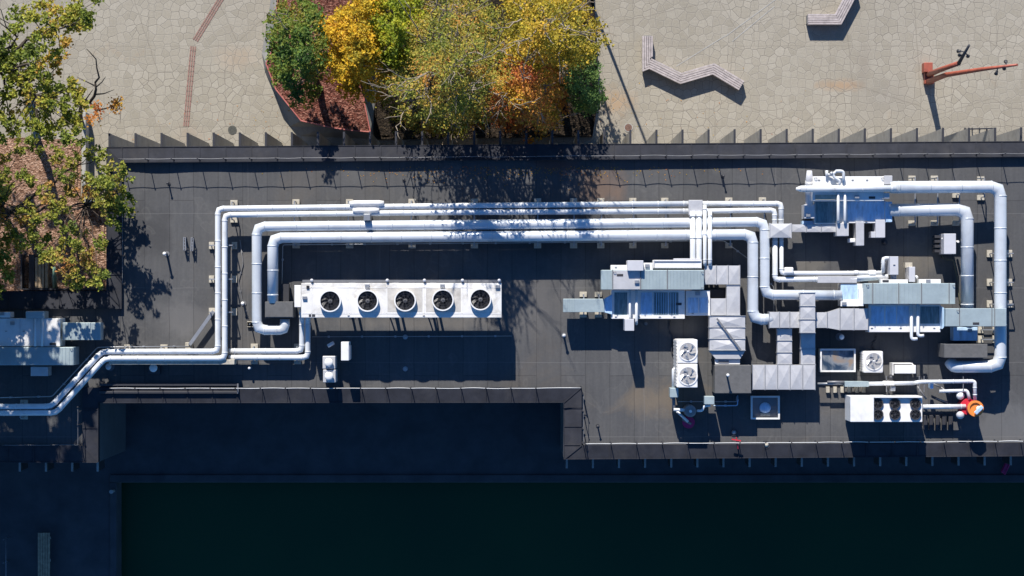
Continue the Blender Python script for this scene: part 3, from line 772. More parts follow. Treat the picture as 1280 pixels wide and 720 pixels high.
# diagonal strut & conduits
t = thing('pipe_brace', 'grey diagonal channel between two blocks left of the pipes', 'brace', P(237, 432, 0))
MB().bar(P(237, 431, .34), P(267, 389, .34), .14, .09).build('channel', 'strut', t)
for p in ((237, 432), (266.5, 389)):
    c = P(*p, 0); MB().box(c[0]-.14, c[1]-.14, c[0]+.14, c[1]+.14, .001, .3).build('block', 'pad', t, bevel=.012)
def conduit(label, pts, r=.022, m='strut', name='conduit', **k):
    w = [P(*p) for p in pts]; mb = MB().tube(fillet(w, .08, 2), r, 8)
    L = 0
    for i in range(len(w)-1):
        a, b = Vector(w[i]), Vector(w[i+1]); n = int((b-a).length/1.5)
        for q in range(n+1):
            c = a.lerp(b, (q+.5)/(n+1)); 
            if .02 < c.z < .6: mb.box(c.x-.04, c.y-.04, c.x+.04, c.y+.04, .001, c.z-r*.6)
    return tag(mb.build(name, m), label, 'conduit', 'thin conduits on the roof')
conduit('thin grey conduit following the thin pipes past the left diagonal', [(-40, 498, .3), (65, 495.5, .3), (122, 434, .3), (236, 433, .3)])
conduit('thin grey conduit along the lower side of the thick pipes', [(352, 380, .12), (353.5, 306, .12), (640, 303.5, .3), (905, 301, .3), (940, 327, .3)], .018)
conduit('faint grey conduit crossing the shade under the dry cooler', [(390, 421, .05), (640, 420, .05)], .012)
conduit('thin conduit lying just above the south edge at left', [(120, 489, .1), (240, 490, .1), (295, 489, .1)], .02)
conduit('olive hose hanging beside the inner right thick pipe', [(1176, 318, .1), (1180, 324, .2), (1192, 325, .2), (1196, 345, .1), (1199, 372, .1), (1202, 385, .1)], .03, 'oliveh', 'hose')
conduit('short grey conduit dropping in front of the white pipe elbow, right of centre', [(961, 352, .4), (967, 358, .4), (967.5, 390, .4)], .014)

# ------------------------------------------------------------------ dry cooler
dc = thing('dry_cooler', 'long white dry cooler with five large black fans on tall legs', 'dry cooler', P(500, 397, 0))
ZT = 1.78; ZL = 1.33
MB().pbox(376.5, 354, 627, 397, ZL, ZT).build('casing', 'white_dirty', dc, bevel=.015)
MB().pbox(368, 356.5, 376, 384, ZL-.1, ZT-.15).build('end_panel', 'white', dc, bevel=.015)
MB().pbox(378, 349.8, 626.5, 353.6, ZT-.28, ZT-.06).build('header_channel', 'midgrey', dc)
fc = [(412.5, 376.3), (459.3, 376), (506.3, 375.6), (553.5, 375), (600.5, 374.2)]
for a, b in ((484.5, 528), (532.5, 576)): MB().pbox(a, 360.5, b, 390, ZT, ZT+.004).build('access_panel', 'grime', dc)
for a, b in ((391, 436), (438, 482), (579, 622)):
    MB().pbox(a, 361, b, 390.5, ZT, ZT+.003).build('access_panel', 'white_dirty', dc)
fr = MB()
for px in (389.5, 437, 483.2, 530, 577.5): fr.pbox(px-.35, 354.5, px+.35, 396.5, ZT-.1, ZT+.012)
fr.pbox(378, 359, 626, 359.7, ZT-.1, ZT+.012); fr.pbox(378, 391.5, 626, 392.2, ZT-.1, ZT+.012)
fr.build('panel_ribs', 'white', dc)
def fan(parent, x, y, R, z, hr, nb=7, ring_m='white', body='black', guard=True, skew=.5, tilt=0.0, guard_m='midgrey', hubm='midgrey', gap=5, well='black'):
    rg = MB().ring(x, y, R+.05, R, z-.05, z+hr, 32).build('fan_ring', ring_m, parent)
    MB().cyl(x, y, R, z+.006, z+.016, 28).build('fan_well', well, parent)
    b = MB()
    for i in range(nb):
        a0 = 2*pi*i/nb+tilt; pts = []
        for r_, w0 in ((R*.22, .10), (R*.55, .26), (R*.93, .30)):
            aa = a0+skew*(r_/R); pts.append((r_, aa-w0*.9, aa+w0*.9))
        for q in range(2):
            r0, l0, h0 = pts[q]; r1, l1, h1 = pts[q+1]
            b.quad((x+r0*cos(l0), y+r0*sin(l0), z+hr*.35), (x+r1*cos(l1), y+r1*sin(l1), z+hr*.35), (x+r1*cos(h1), y+r1*sin(h1), z+hr*.35+.09), (x+r0*cos(h0), y+r0*sin(h0), z+hr*.35+.05))
    b.build('fan_blades', body, rg)
    MB().cyl(x, y, R*.2, z+hr*.3, z+hr*.62, 16).dome(x, y, R*.13, z+hr*.62, .03, 12, 3).build('hub', hubm, rg)
    if guard:
        g = MB()
        for k in range(1, gap): g.ring(x, y, R*k/gap+.004, R*k/gap-.004, z+hr-.012, z+hr-.004, 28)
        for k in range(4): a = pi*k/4+.2; g.bar((x-R*cos(a), y-R*sin(a), z+hr-.006), (x+R*cos(a), y+R*sin(a), z+hr-.006), .010, .008)
        g.build('fan_guard', guard_m, rg)
    return rg
for i, (px, py) in enumerate(fc):
    x, y, _ = P(px, py, ZT+.2); fan(dc, x, y, .395, ZT, .22, 8, tilt=i*.37, gap=4, guard_m='dark')
for px in (381, 437, 492, 540, 622):
    for py in (357.5, 394.5):
        x, y, _ = P(px, py, ZL)
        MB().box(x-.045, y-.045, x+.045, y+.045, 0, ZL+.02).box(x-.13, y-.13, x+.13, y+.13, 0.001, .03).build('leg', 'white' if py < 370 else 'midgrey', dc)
br = MB()
for px in (492, 540):
    a = P(px-5, 394.5, 0.05); b = P(px, 394.5, ZL); br.bar(a, b, .05, .05); br.bar(P(px+5, 394.5, .05), b, .05, .05)
br.build('leg_braces', 'midgrey', dc)
for px in (389.5, 484, 530.5, 578, 624): MB().cyl(*P(px, 350.5, ZT+.1)[:2], .05, ZT-.1, ZT+.05, 10).dome(*P(px, 350.5, ZT+.1)[:2], .07, ZT+.05, .06, 10, 3).build('valve', 'lilac', dc)
MB().pbox(383, 357, 386.5, 361, ZT, ZT+.05).build('vent_cap', 'black', dc)
MB().box(X(392, 1.2), Y(395, 1.2), X(624, 1.2), Y(357, 1.2), ZL-.08, ZL-.002).build('coil', 'coil', dc)

# pale grey plinth box where the thick pipes end at left
g1 = thing('pipe_plinth', 'grey box where the thick pipes drop, just left of the dry cooler', 'plinth', P(348, 387, 0))
MB().pbox(331.2, 377, 366.5, 397, 0, 1.1).build('box', 'block', g1, bevel=.02); MB().pbox(332, 378, 365.7, 396, 1.1, 1.115).build('lid', 'block', g1)
MB().pbox(351, 355, 361, 377.4, .1, .5).build('coil_rack', 'dark', g1)

# ------------------------------------------------------------------ air handling units
def ribs(px0, px1, py0, py1, z, step, parent, m='teal', name='standing_ribs'):
    r = MB(); x = px0+step/2
    while x < px1: r.pbox(x-.25, py0, x+.25, py1, z-.01, z+.018); x += step
    r.build(name, m, parent)
# middle unit
u = thing('air_handling_unit', 'air handling unit in the middle with ribbed stub duct at its left end', 'air handling unit', P(810, 380, 0), 'air handling units')
MB().pbox(751.5, 337.5, 880, 362, .95, 1.62).build('top_duct', 'teal', u, bevel=.015)
ribs(752, 765, 338, 361.5, 1.62, 13, u); ribs(801, 834, 338, 361.5, 1.62, 4.2, u); ribs(835.5, 878, 338, 361.5, 1.62, 4.2, u)
s_ = MB()
for px in (765.8, 800.8, 834.3): s_.pbox(px-.5, 337, px+.5, 362.5, 1.6, 1.66)
s_.build('duct_flange', 'midgrey', u)
MB().pbox(766.5, 338, 800, 361.5, 1.62, 1.626).build('access_panel', 'silver', u)
MB().pbox(764.5, 362.5, 856, 398.5, .15, .93).build('casing', 'white', u, bevel=.015)
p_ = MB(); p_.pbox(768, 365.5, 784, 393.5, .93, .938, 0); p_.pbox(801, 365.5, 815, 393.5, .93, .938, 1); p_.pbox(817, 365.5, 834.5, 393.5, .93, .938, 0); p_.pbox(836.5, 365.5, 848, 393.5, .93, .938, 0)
p_.split('service_panel', ['glassblue', 'panel_shadeblue'], u)
ribs(801, 847, 366, 393, .94, 3.0, u, 'panel_shadeblue', 'panel_ribs')
MB().pbox(857, 363, 887.5, 394.5, .2, .86).build('end_section', 'white', u, bevel=.015)
e_ = MB(); e_.pbox(860, 372, 872.5, 391, .86, .868); e_.pbox(874, 372, 885, 391, .86, .868); e_.split('end_panel', 'panel_shadeblue', u)
MB().pbox(865, 361.5, 907, 371.5, .1, .30).build('gap_shade_slab', 'black', u)  # black slab stands in for the shade in the gap
MB().pbox(704, 373.5, 755.5, 390.2, .55, 1.08).build('stub_duct', 'teal', u, bevel=.012); ribs(704.5, 720, 374, 390, 1.08, 2.9, u)
hd = MB(); A = [P(755.5, 373.5, 1.08), P(765, 368, 1.0), P(765, 393, 1.0), P(755.5, 390.2, 1.08)]
hd.prism([(a[0], a[1]) for a in A], .5, 1.02); hd.build('duct_taper', 'panel_shadeblue', u)
MB().pbox(763.5, 331.3, 784, 337.3, .9, 1.48).pbox(804.5, 328.5, 816, 337.3, .9, 1.48).build('rear_casing', 'white', u, bevel=.01)
MB().pbox(784.3, 325.5, 804.3, 338.5, .9, 1.85).build('control_cabinet', 'lilac', u, bevel=.015)
m = MB(); m.pbox(816.5, 325, 877, 335.5, .9, 1.42); m.build('pipe_trough', 'white', u, bevel=.01)
m = MB(); m.pbox(817.5, 325.6, 876, 326.6, 1.42, 1.47); m.pbox(817.5, 334, 876, 334.9, 1.42, 1.47); m.pbox(817, 325.6, 818, 334.9, 1.42, 1.47); m.pbox(842, 323, 876, 324.6, 1.1, 1.3); m.build('trough_edge', 'lilac', u)
for px in (787.3, 795.6): MB().tube(fillet([P(px, 360, 1.2), P(px, 397 if px < 790 else 402, 1.2), P(px, 400 if px < 790 else 405, .8)], .06, 2), .05 if px < 790 else .06, 12).build('coil_pipe', 'jacket', u)
MB().pbox(781, 398.8, 792.7, 413.5, .3, 1.62).build('damper_box', 'lilac', u, bevel=.012)
f_ = MB()
for px in (772, 851, 880): f_.cyl(*P(px, 370, 0)[:2], .04, 0, .3, 8); f_.cyl(*P(px, 392, 0)[:2], .04, 0, .3, 8)
f_.build('feet', 'strut', u)

# right unit
u = thing('air_handling_unit', 'right air handling unit with long zinc top duct, between the thick pipes', 'air handling unit', P(1130, 385, 0), 'air handling units')
MB().pbox(1080.5, 354, 1194, 380, .9, 1.55).build('top_duct', 'teal', u, bevel=.015)
s_ = MB()
for px in (1091, 1123.5, 1152, 1186.5): s_.pbox(px-.45, 353.6, px+.45, 380.4, 1.5, 1.59)
s_.build('duct_flange', 'midgrey', u); ribs(1081, 1151, 354.5, 379.5, 1.55, 5.2, u)
MB().pbox(1085.5, 380.5, 1176, 415.2, .15, .93).build('casing', 'white', u, bevel=.015)
p_ = MB()
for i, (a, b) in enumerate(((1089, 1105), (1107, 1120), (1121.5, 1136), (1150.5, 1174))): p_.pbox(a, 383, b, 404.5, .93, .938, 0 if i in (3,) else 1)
p_.split('service_panel', ['glassblue', 'panel_shadeblue'], u)
MB().pbox(1051, 354.5, 1080, 382.5, .2, .98).build('end_section', 'white', u, bevel=.015)
MB().pbox(1051, 356, 1072, 374, .98, .99).build('end_panel', 'panel_shadeblue', u)
MB().pbox(1073.5, 361, 1080, 382.5, .98, 1.2).pbox(1051, 376.5, 1073, 382.8, .98, 1.1).build('end_trim', 'white', u)
MB().pbox(1101, 349.3, 1135, 354, .8, 1.4).pbox(1148.5, 349, 1176, 354, .8, 1.4).build('rear_casing', 'white', u, bevel=.01)
MB().pbox(1112.5, 320.5, 1123, 343.5, .5, 1.5).build('control_cabinet', 'lilac', u, bevel=.015)
MB().pbox(1136.5, 333.5, 1144, 352.5, .5, 1.4).build('control_cabinet', 'lilac', u, bevel=.015)
MB().pbox(1131.5, 328, 1140.5, 334.5, .4, .8).build('fitting', 'pad', u); MB().pbox(1113, 343.8, 1121, 349, .5, .9).build('valve_body', 'strut', u, bevel=.02)
MB().dome(*P(1146, 346.5, 1.1)[:2], .08, 1.0, .1).build('vent_cap', 'white', u)
for px, yy in ((1139.2, 424), (1147.3, 420)):
    pts = [P(px, 378, 1.15), P(px, yy, 1.15), P(px+7.5, yy-.5, 1.15)]
    MB().tube(fillet(pts, .12, 3), .065, 12).build('coil_pipe', 'jacket', u)
MB().pbox(1182, 385.5, 1258, 408, 1.4, 1.82).build('side_duct', 'teal', u, bevel=.015)
s_ = MB()
for px in (1199.5, 1240, 1243.5): s_.pbox(px-.4, 385, px+.4, 408.5, 1.4, 1.85)
s_.build('duct_flange', 'midgrey', u)
hd = MB(); A = [P(1182, 386, 1.6), P(1182, 407.6, 1.6), P(1176.3, 411, 1.2), P(1176.3, 383, 1.2)]; hd.prism([(a[0], a[1]) for a in A], .6, 1.45); hd.build('duct_taper', 'panel_shadeblue', u)
MB().pbox(1192, 409, 1222, 426, .1, .80).build('filter_box', 'panel_shadeblue', u, bevel=.015)
# valve train and tray behind the right unit
vt = thing('valve_train', 'white valve train on a tray above the right air handling unit', 'valve train', P(1050, 347, 0))
MB().pbox(1022, 345.3, 1071, 353.6, .6, 1.05).build('tray', 'silver', vt, bevel=.01)
MB().tube([P(980, 341.5, ZS+.02), P(1103, 341.5, ZS+.02)], .092, 12).build('run_pipe', 'jacket', vt)
MB().pbox(981, 334, 992, 342, .5, 1.15).build('valve_cover', 'white', vt, bevel=.05)
MB().pbox(1086, 337.5, 1095.5, 344, .7, 1.15).build('valve_cover', 'white', vt, bevel=.05)
MB().pbox(1068, 338, 1074, 343, .7, 1.1).build('valve_cover', 'white', vt, bevel=.05)
MB().tube([P(1071, 347, 1.05), P(1107, 345.5, 1.05)], .08, 12).build('run_pipe', 'jacket', vt)
MB().pbox(1071, 348, 1082, 351.5, .7, .95).build('actuator', 'midgrey', vt, bevel=.03)
MB().tube(fillet([P(1104, 341, 1.15), P(1104.3, 322.5, 1.15), P(1112, 322.5, 1.15)], .12, 3), .07, 12).build('run_pipe', 'jacket', vt)

# upper right unit
u = thing('air_handling_unit', 'upper right air handling unit with slim pipe across its white top', 'air handling unit', P(1060, 250, 0), 'air handling units')
MB().pbox(1016, 220.5, 1105, 251, .7, 1.5).build('top_casing', 'white', u, bevel=.015)
MB().pbox(1105.3, 219.5, 1115.5, 230.5, .8, 1.56).pbox(1105.3, 241, 1112, 248, .8, 1.56).build('corner_section', 'silver', u, bevel=.012)
MB().pbox(1019, 243.5, 1045.5, 250, 1.5, 1.52).build('trim_panel', 'pad', u)
MB().pbox(1018, 251, 1046, 280, .15, .88).pbox(1046.3, 251, 1107, 278.8, .15, .93).build('casing', 'white', u, bevel=.012)
p_ = MB(); p_.pbox(1019.5, 252, 1045, 278.5, .88, .90, 0); p_.pbox(1059.5, 252, 1105, 275.5, .93, .94, 1); p_.split('service_panel', ['glassblue', 'panel_shadeblue'], u)
MB().pbox(1107, 252, 1115.2, 277.5, .2, 1.0).build('flange_section', 'panel_shadeblue', u, bevel=.012)
for px in (1047.7, 1056.2): MB().tube(fillet([P(px, 240, 1.62), P(px, 277, 1.3), P(px, 279, .9)], .08, 3), .055, 12).build('coil_pipe', 'jacket', u)
MB().pbox(1005.5, 255.5, 1018, 273, .2, 1.05).build('side_box', 'lilac', u, bevel=.012)
MB().pbox(1046, 278.9, 1061, 295, .3, 1.15).build('damper_box', 'silver', u, bevel=.015)
MB().pbox(1070, 277, 1080.2, 307, .3, 1.1).build('damper_box', 'silver', u, bevel=.015)
MB().pbox(1061, 298, 1069, 303, .4, .8).build('actuator', 'white', u, bevel=.03)
MB().pbox(1094.5, 274.5, 1106.5, 297, .3, 1.05).build('side_box', 'lilac', u, bevel=.015); MB().pbox(1089, 289.5, 1094.2, 297, .3, 1.0).build('side_box', 'lilac', u, bevel=.01)
MB().pbox(1003, 276, 1045, 289, .1, .6).build('drip_tray', 'panel_shadeblue', u)
# stack beside it
st = thing('exhaust_stack', 'blue grey conical exhaust pipe poking out behind the upper right unit', 'exhaust stack', P(1011.5, 232, 0))
MB().tube([P(1011.5, 258, .9), P(1011.5, 234, 1.15), P(1011.5, 224, 1.3), P(1011.8, 213.5, 1.38)], [.16, .16, .15, .11], 16).build('pipe', 'lilac', st)
MB().tube([P(1011.5, 233, 1.17), P(1011.5, 226, 1.27)], [.20, .165], 16).build('collar', 'silver', st)
vv = thing('valve_cluster', 'cluster of small looped white pipes on top of the upper right unit', 'valve cluster', P(1043, 222, 1.5))
MB().tube(fillet([P(1033.5, 213, 1.6), P(1033.5, 221, 1.6)], .05), .06, 10).build('pipe_stub', 'jacket', vv)
MB().tube(fillet([P(1044.5, 213.8, 1.75), P(1054.5, 213.8, 1.75), P(1054.5, 231, 1.7)], .12, 3), .06, 10).build('pipe_loop', 'jacket', vv)
MB().tube(fillet([P(1045.5, 214, 1.72), P(1041, 217.5, 1.72), P(1043, 222, 1.7), P(1050, 226, 1.7), P(1049, 232, 1.65)], .08, 3), .055, 10).build('pipe_loop', 'jacket', vv)
MB().tube([P(1035, 218, 1.6), P(1041, 219, 1.65)], .05, 10).build('pipe_stub', 'jacket', vv)
MB().dome(*P(1040, 217, 1.8)[:2], .09, 1.72, .07).build('valve_wheel', 'strut', vv)

# left unit in tree shade
u = thing('air_handling_unit', 'air handling unit at the left frame edge, dappled by tree shade', 'air handling unit', P(40, 430, 0), 'air handling units')
MB().pbox(-60, 398, 75, 433, .15, 1.15).build('casing', 'white', u, bevel=.015)
s_ = MB()
for px in (25, 42, 54): s_.pbox(px-.4, 398, px+.4, 432.5, 1.15, 1.17)
s_.build('panel_seams', 'lilac', u)
MB().pbox(78, 403.3, 125.7, 425, .5, 1.1).build('stub_duct', 'teal', u, bevel=.012); ribs(79, 125, 403.6, 424.8, 1.1, 4.2, u)
MB().pbox(-60, 434, 92, 456.5, .2, 1.3).build('top_duct', 'teal', u, bevel=.015); ribs(-60, 91, 434.3, 456, 1.3, 4.5, u)
MB().pbox(32, 389, 55, 398, .5, 1.35).build('hood', 'teal', u, bevel=.03)
MB().pbox(-30, 390, 12.5, 397, .5, 1.2).build('side_box', 'white', u, bevel=.02)
MB().pbox(38.3, 458.5, 59.8, 470, .2, .9).build('damper_box', 'silver', u, bevel=.015)
for px in (44, 52.5): MB().tube([P(px, 398, 1.3), P(px, 433, 1.3)], .055, 12).build('coil_pipe', 'jacket', u)

def fittings(parent, spec):
    h = 0
    for kind, px, py, z in spec:
        x, y, _ = P(px, py, z)
        if kind == 'h': MB().box(x-.05, y-.012, x+.035, y+.012, z, z+.03).build('handle', 'midgrey', parent)
        elif kind == 'b': MB().box(x-.09, y-.07, x+.09, y+.07, z, z+.09).build('terminal_box', 'strut', parent, bevel=.01)
        elif kind == 'p': MB().box(x-.13, y-.05, x+.13, y+.05, z, z+.006).build('rating_plate', 'dark', parent)
        elif kind == 'l': MB().tube(fillet([(x, y, z), (x, y, z+.08), (x+.09, y, z+.08), (x+.09, y, z)], .03, 2), .012, 6).build('lifting_lug', 'midgrey', parent)
AH = sorted([o for o in COL.objects if o.name.startswith('air_handling_unit')], key=lambda o: o.name)
fittings(AH[0], [('h', 770, 395.8, .93), ('h', 799, 396, .93), ('h', 825, 396, .93), ('h', 843, 396, .93), ('l', 767, 340, 1.62), ('l', 877, 340, 1.62), ('l', 877, 359.5, 1.62), ('b', 872, 367, .87), ('p', 848, 380, .94), ('h', 866, 392, .87), ('b', 809, 332, 1.48), ('h', 770, 334, 1.48), ('b', 796, 352, 1.626), ('p', 775, 344, 1.626)])
fittings(AH[1], [('h', 1090, 410, .93), ('h', 1112, 410, .93), ('h', 1126, 410, .93), ('h', 1168, 410, .93), ('l', 1083, 356.5, 1.55), ('l', 1191, 356.5, 1.55), ('b', 1160, 351.5, 1.4), ('p', 1107, 351.5, 1.4), ('b', 1055, 379.5, 1.1), ('h', 1118, 331, 1.5), ('b', 1212, 413, .8), ('l', 1196, 388, 1.82), ('p', 1220, 404.5, 1.82)])
fittings(AH[2], [('h', 1024, 225, 1.5), ('h', 1066, 225, 1.5), ('h', 1084, 225, 1.5), ('l', 1018, 222.5, 1.5), ('l', 1102, 222.5, 1.5), ('l', 1102, 248.5, 1.5), ('b', 1071, 246, 1.5), ('p', 1090, 247, 1.5), ('h', 1026, 276.8, .9), ('h', 1083, 277, .93), ('b', 1010, 269, 1.05)])
fittings(AH[3], [('h', 8, 414, 1.17), ('h', 30, 414, 1.17), ('h', 62, 414, 1.17), ('b', 16, 404, 1.17), ('l', 72, 401, 1.17), ('l', 88, 436, 1.3), ('p', 66, 430, 1.17), ('b', 3, 392, 1.2)])
dcs = [o for o in COL.objects if o.name == 'dry_cooler'][0]
fittings(dcs, [('b', 381, 372, 1.78), ('b', 622, 358, 1.78), ('h', 436, 394.5, 1.78), ('h', 530, 394.5, 1.78), ('p', 390, 394.5, 1.78), ('b', 459, 357, 1.78), ('b', 553, 357, 1.78)])
conduit('black cable snaking from the right unit to the small cube condensing unit', [(1094, 418, .1), (1096, 424, .1), (1090, 430, .1), (1092, 437, .1)], .02, 'dark', 'power_cable')
conduit('black cable from the middle unit down to the two fan condensing unit', [(838, 400, .1), (836, 412, .1), (841, 420, .1), (839, 440, .1), (844, 446, .1)], .02, 'dark', 'power_cable')
conduit('grey cable looping on the roof between the two vertical thick pipes and the plinth', [(300, 300, .05), (304, 330, .05), (298, 352, .05), (303, 376, .05), (312, 402, .05)], .018, 'midgrey', 'power_cable')
# ------------------------------------------------------------------ silver duct runs
d1 = thing('air_duct', 'silver duct elbow run with crossed folds between the middle unit and the grey box', 'air duct', P(905, 400, 0), 'galvanised duct runs')
m, fl_ = MB(), MB()
duct(m, fl_, 880.8, 332, 925, 355.5, .6, 1.05, 3, 'x'); duct(m, fl_, 888, 373, 908, 394, .6, 1.0, 1, 'x'); duct(m, fl_, 908.3, 356.3, 925, 394, .6, 1.045, 1, 'y')
duct(m, fl_, 887, 395, 931.5, 438, .6, 1.2, 3, 'y', .045)
m.build('sheet_panels', 'silver', d1); fl_.split('flange', 'strut', d1)
tp_ = MB(); A = [P(887, 439, 1.18), P(931.5, 439, 1.18), P(925, 448.5, 1.0), P(894.5, 448.5, 1.0)]; tp_.prism([(a[0], a[1]) for a in A], .6, 1.12); tp_.build('duct_taper', 'silver', d1)
MB().pbox(894, 449, 925, 455.6, .6, 1.0).build('end_collar', 'white', d1, bevel=.01); MB().pbox(898, 450.5, 911, 453.5, 1.0, 1.03).build('name_plate', 'midgrey', d1)
MB().bar(P(896, 398, 1.33), P(926, 437.5, 1.33), .07, .02).build('diagonal_stay', 'midgrey', d1)
gb = thing('roof_curb_box', 'grey membrane covered box at the foot of the silver duct', 'roof curb', P(916, 474, 0))
MB().pbox(893.5, 456.5, 939, 491.8, 0, 1.25).build('box', 'block', gb, bevel=.025)
d2 = thing('air_duct', 'silver duct network branching right of the grey box', 'air duct', P(990, 440, 0), 'galvanised duct runs')
m, fl_ = MB(), MB()
duct(m, fl_, 940.5, 456.3, 1019, 487, .5, .95, 5, 'x', .045)
duct(m, fl_, 971.8, 411, 990, 455.5, .5, .9, 3, 'y'); duct(m, fl_, 1001, 417, 1019, 455.5, .5, .9, 2, 'y')
duct(m, fl_, 1000.5, 366, 1019, 416, 1.15, 1.5, 3, 'y')
duct(m, fl_, 961.5, 390, 1000, 409.8, .6, 1.12, 3, 'x'); duct(m, fl_, 1019.5, 390.5, 1034, 409.8, .6, 1.12, 1, 'x')
m.build('sheet_panels', 'silver', d2); fl_.split('flange', 'strut', d2)
m, fl_ = MB(), MB(); duct(m, fl_, 1050, 385.5, 1085, 412.5, .6, 1.12, 2, 'x'); 
A = [P(1034.3, 390.5, 1.1), P(1034.3, 409.8, 1.1), P(1049.5, 412.5, 1.1), P(1049.5, 385.5, 1.1)]; m.prism([(a[0], a[1]) for a in A], .6, 1.1)
m.build('flared_section', 'silver', d2); fl_.split('flange', 'strut', d2)
d3 = thing('air_duct', 'low silver duct from the square cap box to the upper right unit', 'air duct', P(1010, 285, 0), 'galvanised duct runs')
m, fl_ = MB(), MB(); duct(m, fl_, 989.5, 280.5, 1045, 290, .5, .8, 3, 'x', .02); m.build('sheet_panels', 'silver', d3); fl_.split('flange', 'strut', d3)
g2 = thing('pipe_plinth', 'grey slab topped plinth beside the far right pipe hook', 'plinth', P(1207, 439, 0))
MB().pbox(1180.5, 430, 1234.5, 447.3, 0, 1.38).build('box', 'block', g2, bevel=.02)
# light box beside inner thick pipe
cb = thing('electrical_cabinet', 'pale grey cabinet with dark rack left of the inner right thick pipe', 'cabinet', P(1188, 305, 0))
MB().pbox(1180, 292, 1195, 317.5, .2, 1.2).build('cabinet', 'lilac', cb, bevel=.015)
m = MB()
for py in (294, 300, 306, 312): m.pbox(1168.5, py, 1179.5, py+3.4, .1, .6)
m.build('rack', 'dark', cb); MB().dome(*P(1178.5, 298.5, .9)[:2], .05, .85, .06).build('lamp', 'white', cb); MB().cyl(*P(1197, 302, .8)[:2], .05, .5, .9, 10).build('gland', 'white', cb)

# ------------------------------------------------------------------ small plant
def condenser_top(label, boxes, name, group=None):
    t = thing(name, label, 'condenser', P((boxes[0][0]+boxes[0][2])/2, boxes[0][3], 0), group)
    return t
cd = thing('condensing_unit', 'tall white condensing unit with two round pale fans, beside the silver duct', 'condensing unit', P(858, 455, 0))
for py0, py1 in ((424.5, 454.2), (455, 484.6)):
    MB().pbox(847.5, py0, 872, py1, .12, 1.95).build('casing', 'white', cd, bevel=.03)
    x, y, _ = P(860, (py0+py1)/2, 1.96); fan(cd, x, y, .345, 1.95, .03, 5, 'white', 'strut', True, .9, gap=11, guard_m='lilac', hubm='white', well='grime')
m = MB()
for i in range(14): m.pbox(845.3, 425.5+i*4.2, 846.6, 428.3+i*4.2, .3, 1.8)
m.pbox(846.2, 425, 847.4, 484, .2, 1.88); m.build('louvred_side', 'white_dirty', cd)
cc = thing('condensing_unit', 'small cube shaped white condensing unit with one square fan grille', 'condensing unit', P(1090, 452, 0))
MB().pbox(1079.5, 439, 1104, 466, .08, .85).build('casing', 'white', cc, bevel=.05)
m = MB()
for i in range(8): m.pbox(1077.6, 441+i*3, 1079.4, 442.9+i*3, .15, .75)
m.pbox(1078.6, 440, 1079.4, 465, .12, .8); m.build('louvred_side', 'white_dirty', cc)
x, y, _ = P(1092.2, 451.5, .86); fan(cc, x, y, .33, .85, .03, 5, 'white_dirty', 'strut', True, .9, gap=11, guard_m='lilac', hubm='white', well='grime')
ac = thing('split_unit', 'slim white split air conditioner on a frame below the small cube unit', 'air conditioner', P(1130, 461, 0))
MB().pbox(1118.5, 456.5, 1145, 467, .35, .95).build('casing', 'white', ac, bevel=.02)
m = MB(); m.pbox(1115.5, 453.8, 1141, 455.2, .2, .85); m.pbox(1115.5, 455.3, 1117, 469, .2, .85); m.pbox(1140, 455.3, 1142, 457, .2, .85); m.build('frame', 'white_dirty', ac)
m = MB(); [m.cyl(*P(a, b, .2)[:2], .03, 0, .36, 8) for a, b in ((1120, 458), (1143, 458), (1120, 465), (1143, 465))]; m.build('feet', 'dark', ac)
hs = MB(); hs.tube(fillet([P(1117, 466, .7), P(1114.5, 470, .5), P(1117, 474, .3), P(1115, 478, .45)], .08), .05, 10)
hs.build('refrigerant_line', 'dark', ac)
# six fan chiller
ch = thing('chiller', 'white box chiller with six small black fans near the lower right corner', 'chiller', P(1108, 527, 0))
MB().pbox(1063, 495.5, 1092.5, 527.5, .15, 1.55).build('control_section', 'white', ch, bevel=.02)
MB().pbox(1092.8, 497.5, 1153, 527.5, .15, 1.4).build('casing', 'white', ch, bevel=.02)
MB().pbox(1092.8, 495.5, 1153, 497.3, .15, 1.57).build('rear_rail', 'white', ch, bevel=.008)
MB().pbox(1061.3, 498, 1062.8, 526, .3, 1.1).build('side_louvre', 'white_dirty', ch)
i = 0
for px in (1097.7, 1119, 1144.7):
    for py in (505, 518.5):
        x, y, _ = P(px, py-.3, 1.5); fan(ch, x, y, .175, 1.4, .08, 5, 'dark', 'black', True, .6, tilt=i, gap=3, guard_m='dark', hubm='strut'); i += 1
# skylights
def skylight(x0, y0, x1, y1, label, zt=.45, clutter=False):
    t = thing('skylight', label, 'skylight', P((x0+x1)/2, y1, 0)); w = 2.0
    m = MB(); m.pbox(x0, y0, x1, y0+w, 0, zt); m.pbox(x0, y1-w, x1, y1, 0, zt); m.pbox(x0, y0+w, x0+w, y1-w, 0, zt); m.pbox(x1-w, y0+w, x1, y1-w, 0, zt)
    m.build('frame', 'white', t)
    MB().pbox(x0+w+.1, y0+w+.1, x1-w-.1, y1-w-.1, .05, zt-.1 if not clutter else .08).build('pane' if not clutter else 'well_floor', 'skyglass' if not clutter else 'midgrey', t)
    if clutter: 
        c = P((x0+x1)/2, (y0+y1)/2, .2); MB().dome(c[0], c[1]-.02, .24, .09, .12).build('dome', 'panel_shadeblue', t); MB().box(c[0]-.2, c[1]-.35, c[0]+.2, c[1]-.24, .08, .16).build('sill_block', 'pad', t)
skylight(1025.3, 436, 1069.6, 465, 'rectangular glazed skylight with white frame beside the small cube unit')
skylight(938.8, 495, 974.8, 524.2, 'white framed open hatch with pale blue dome below the silver duct', .26, True)
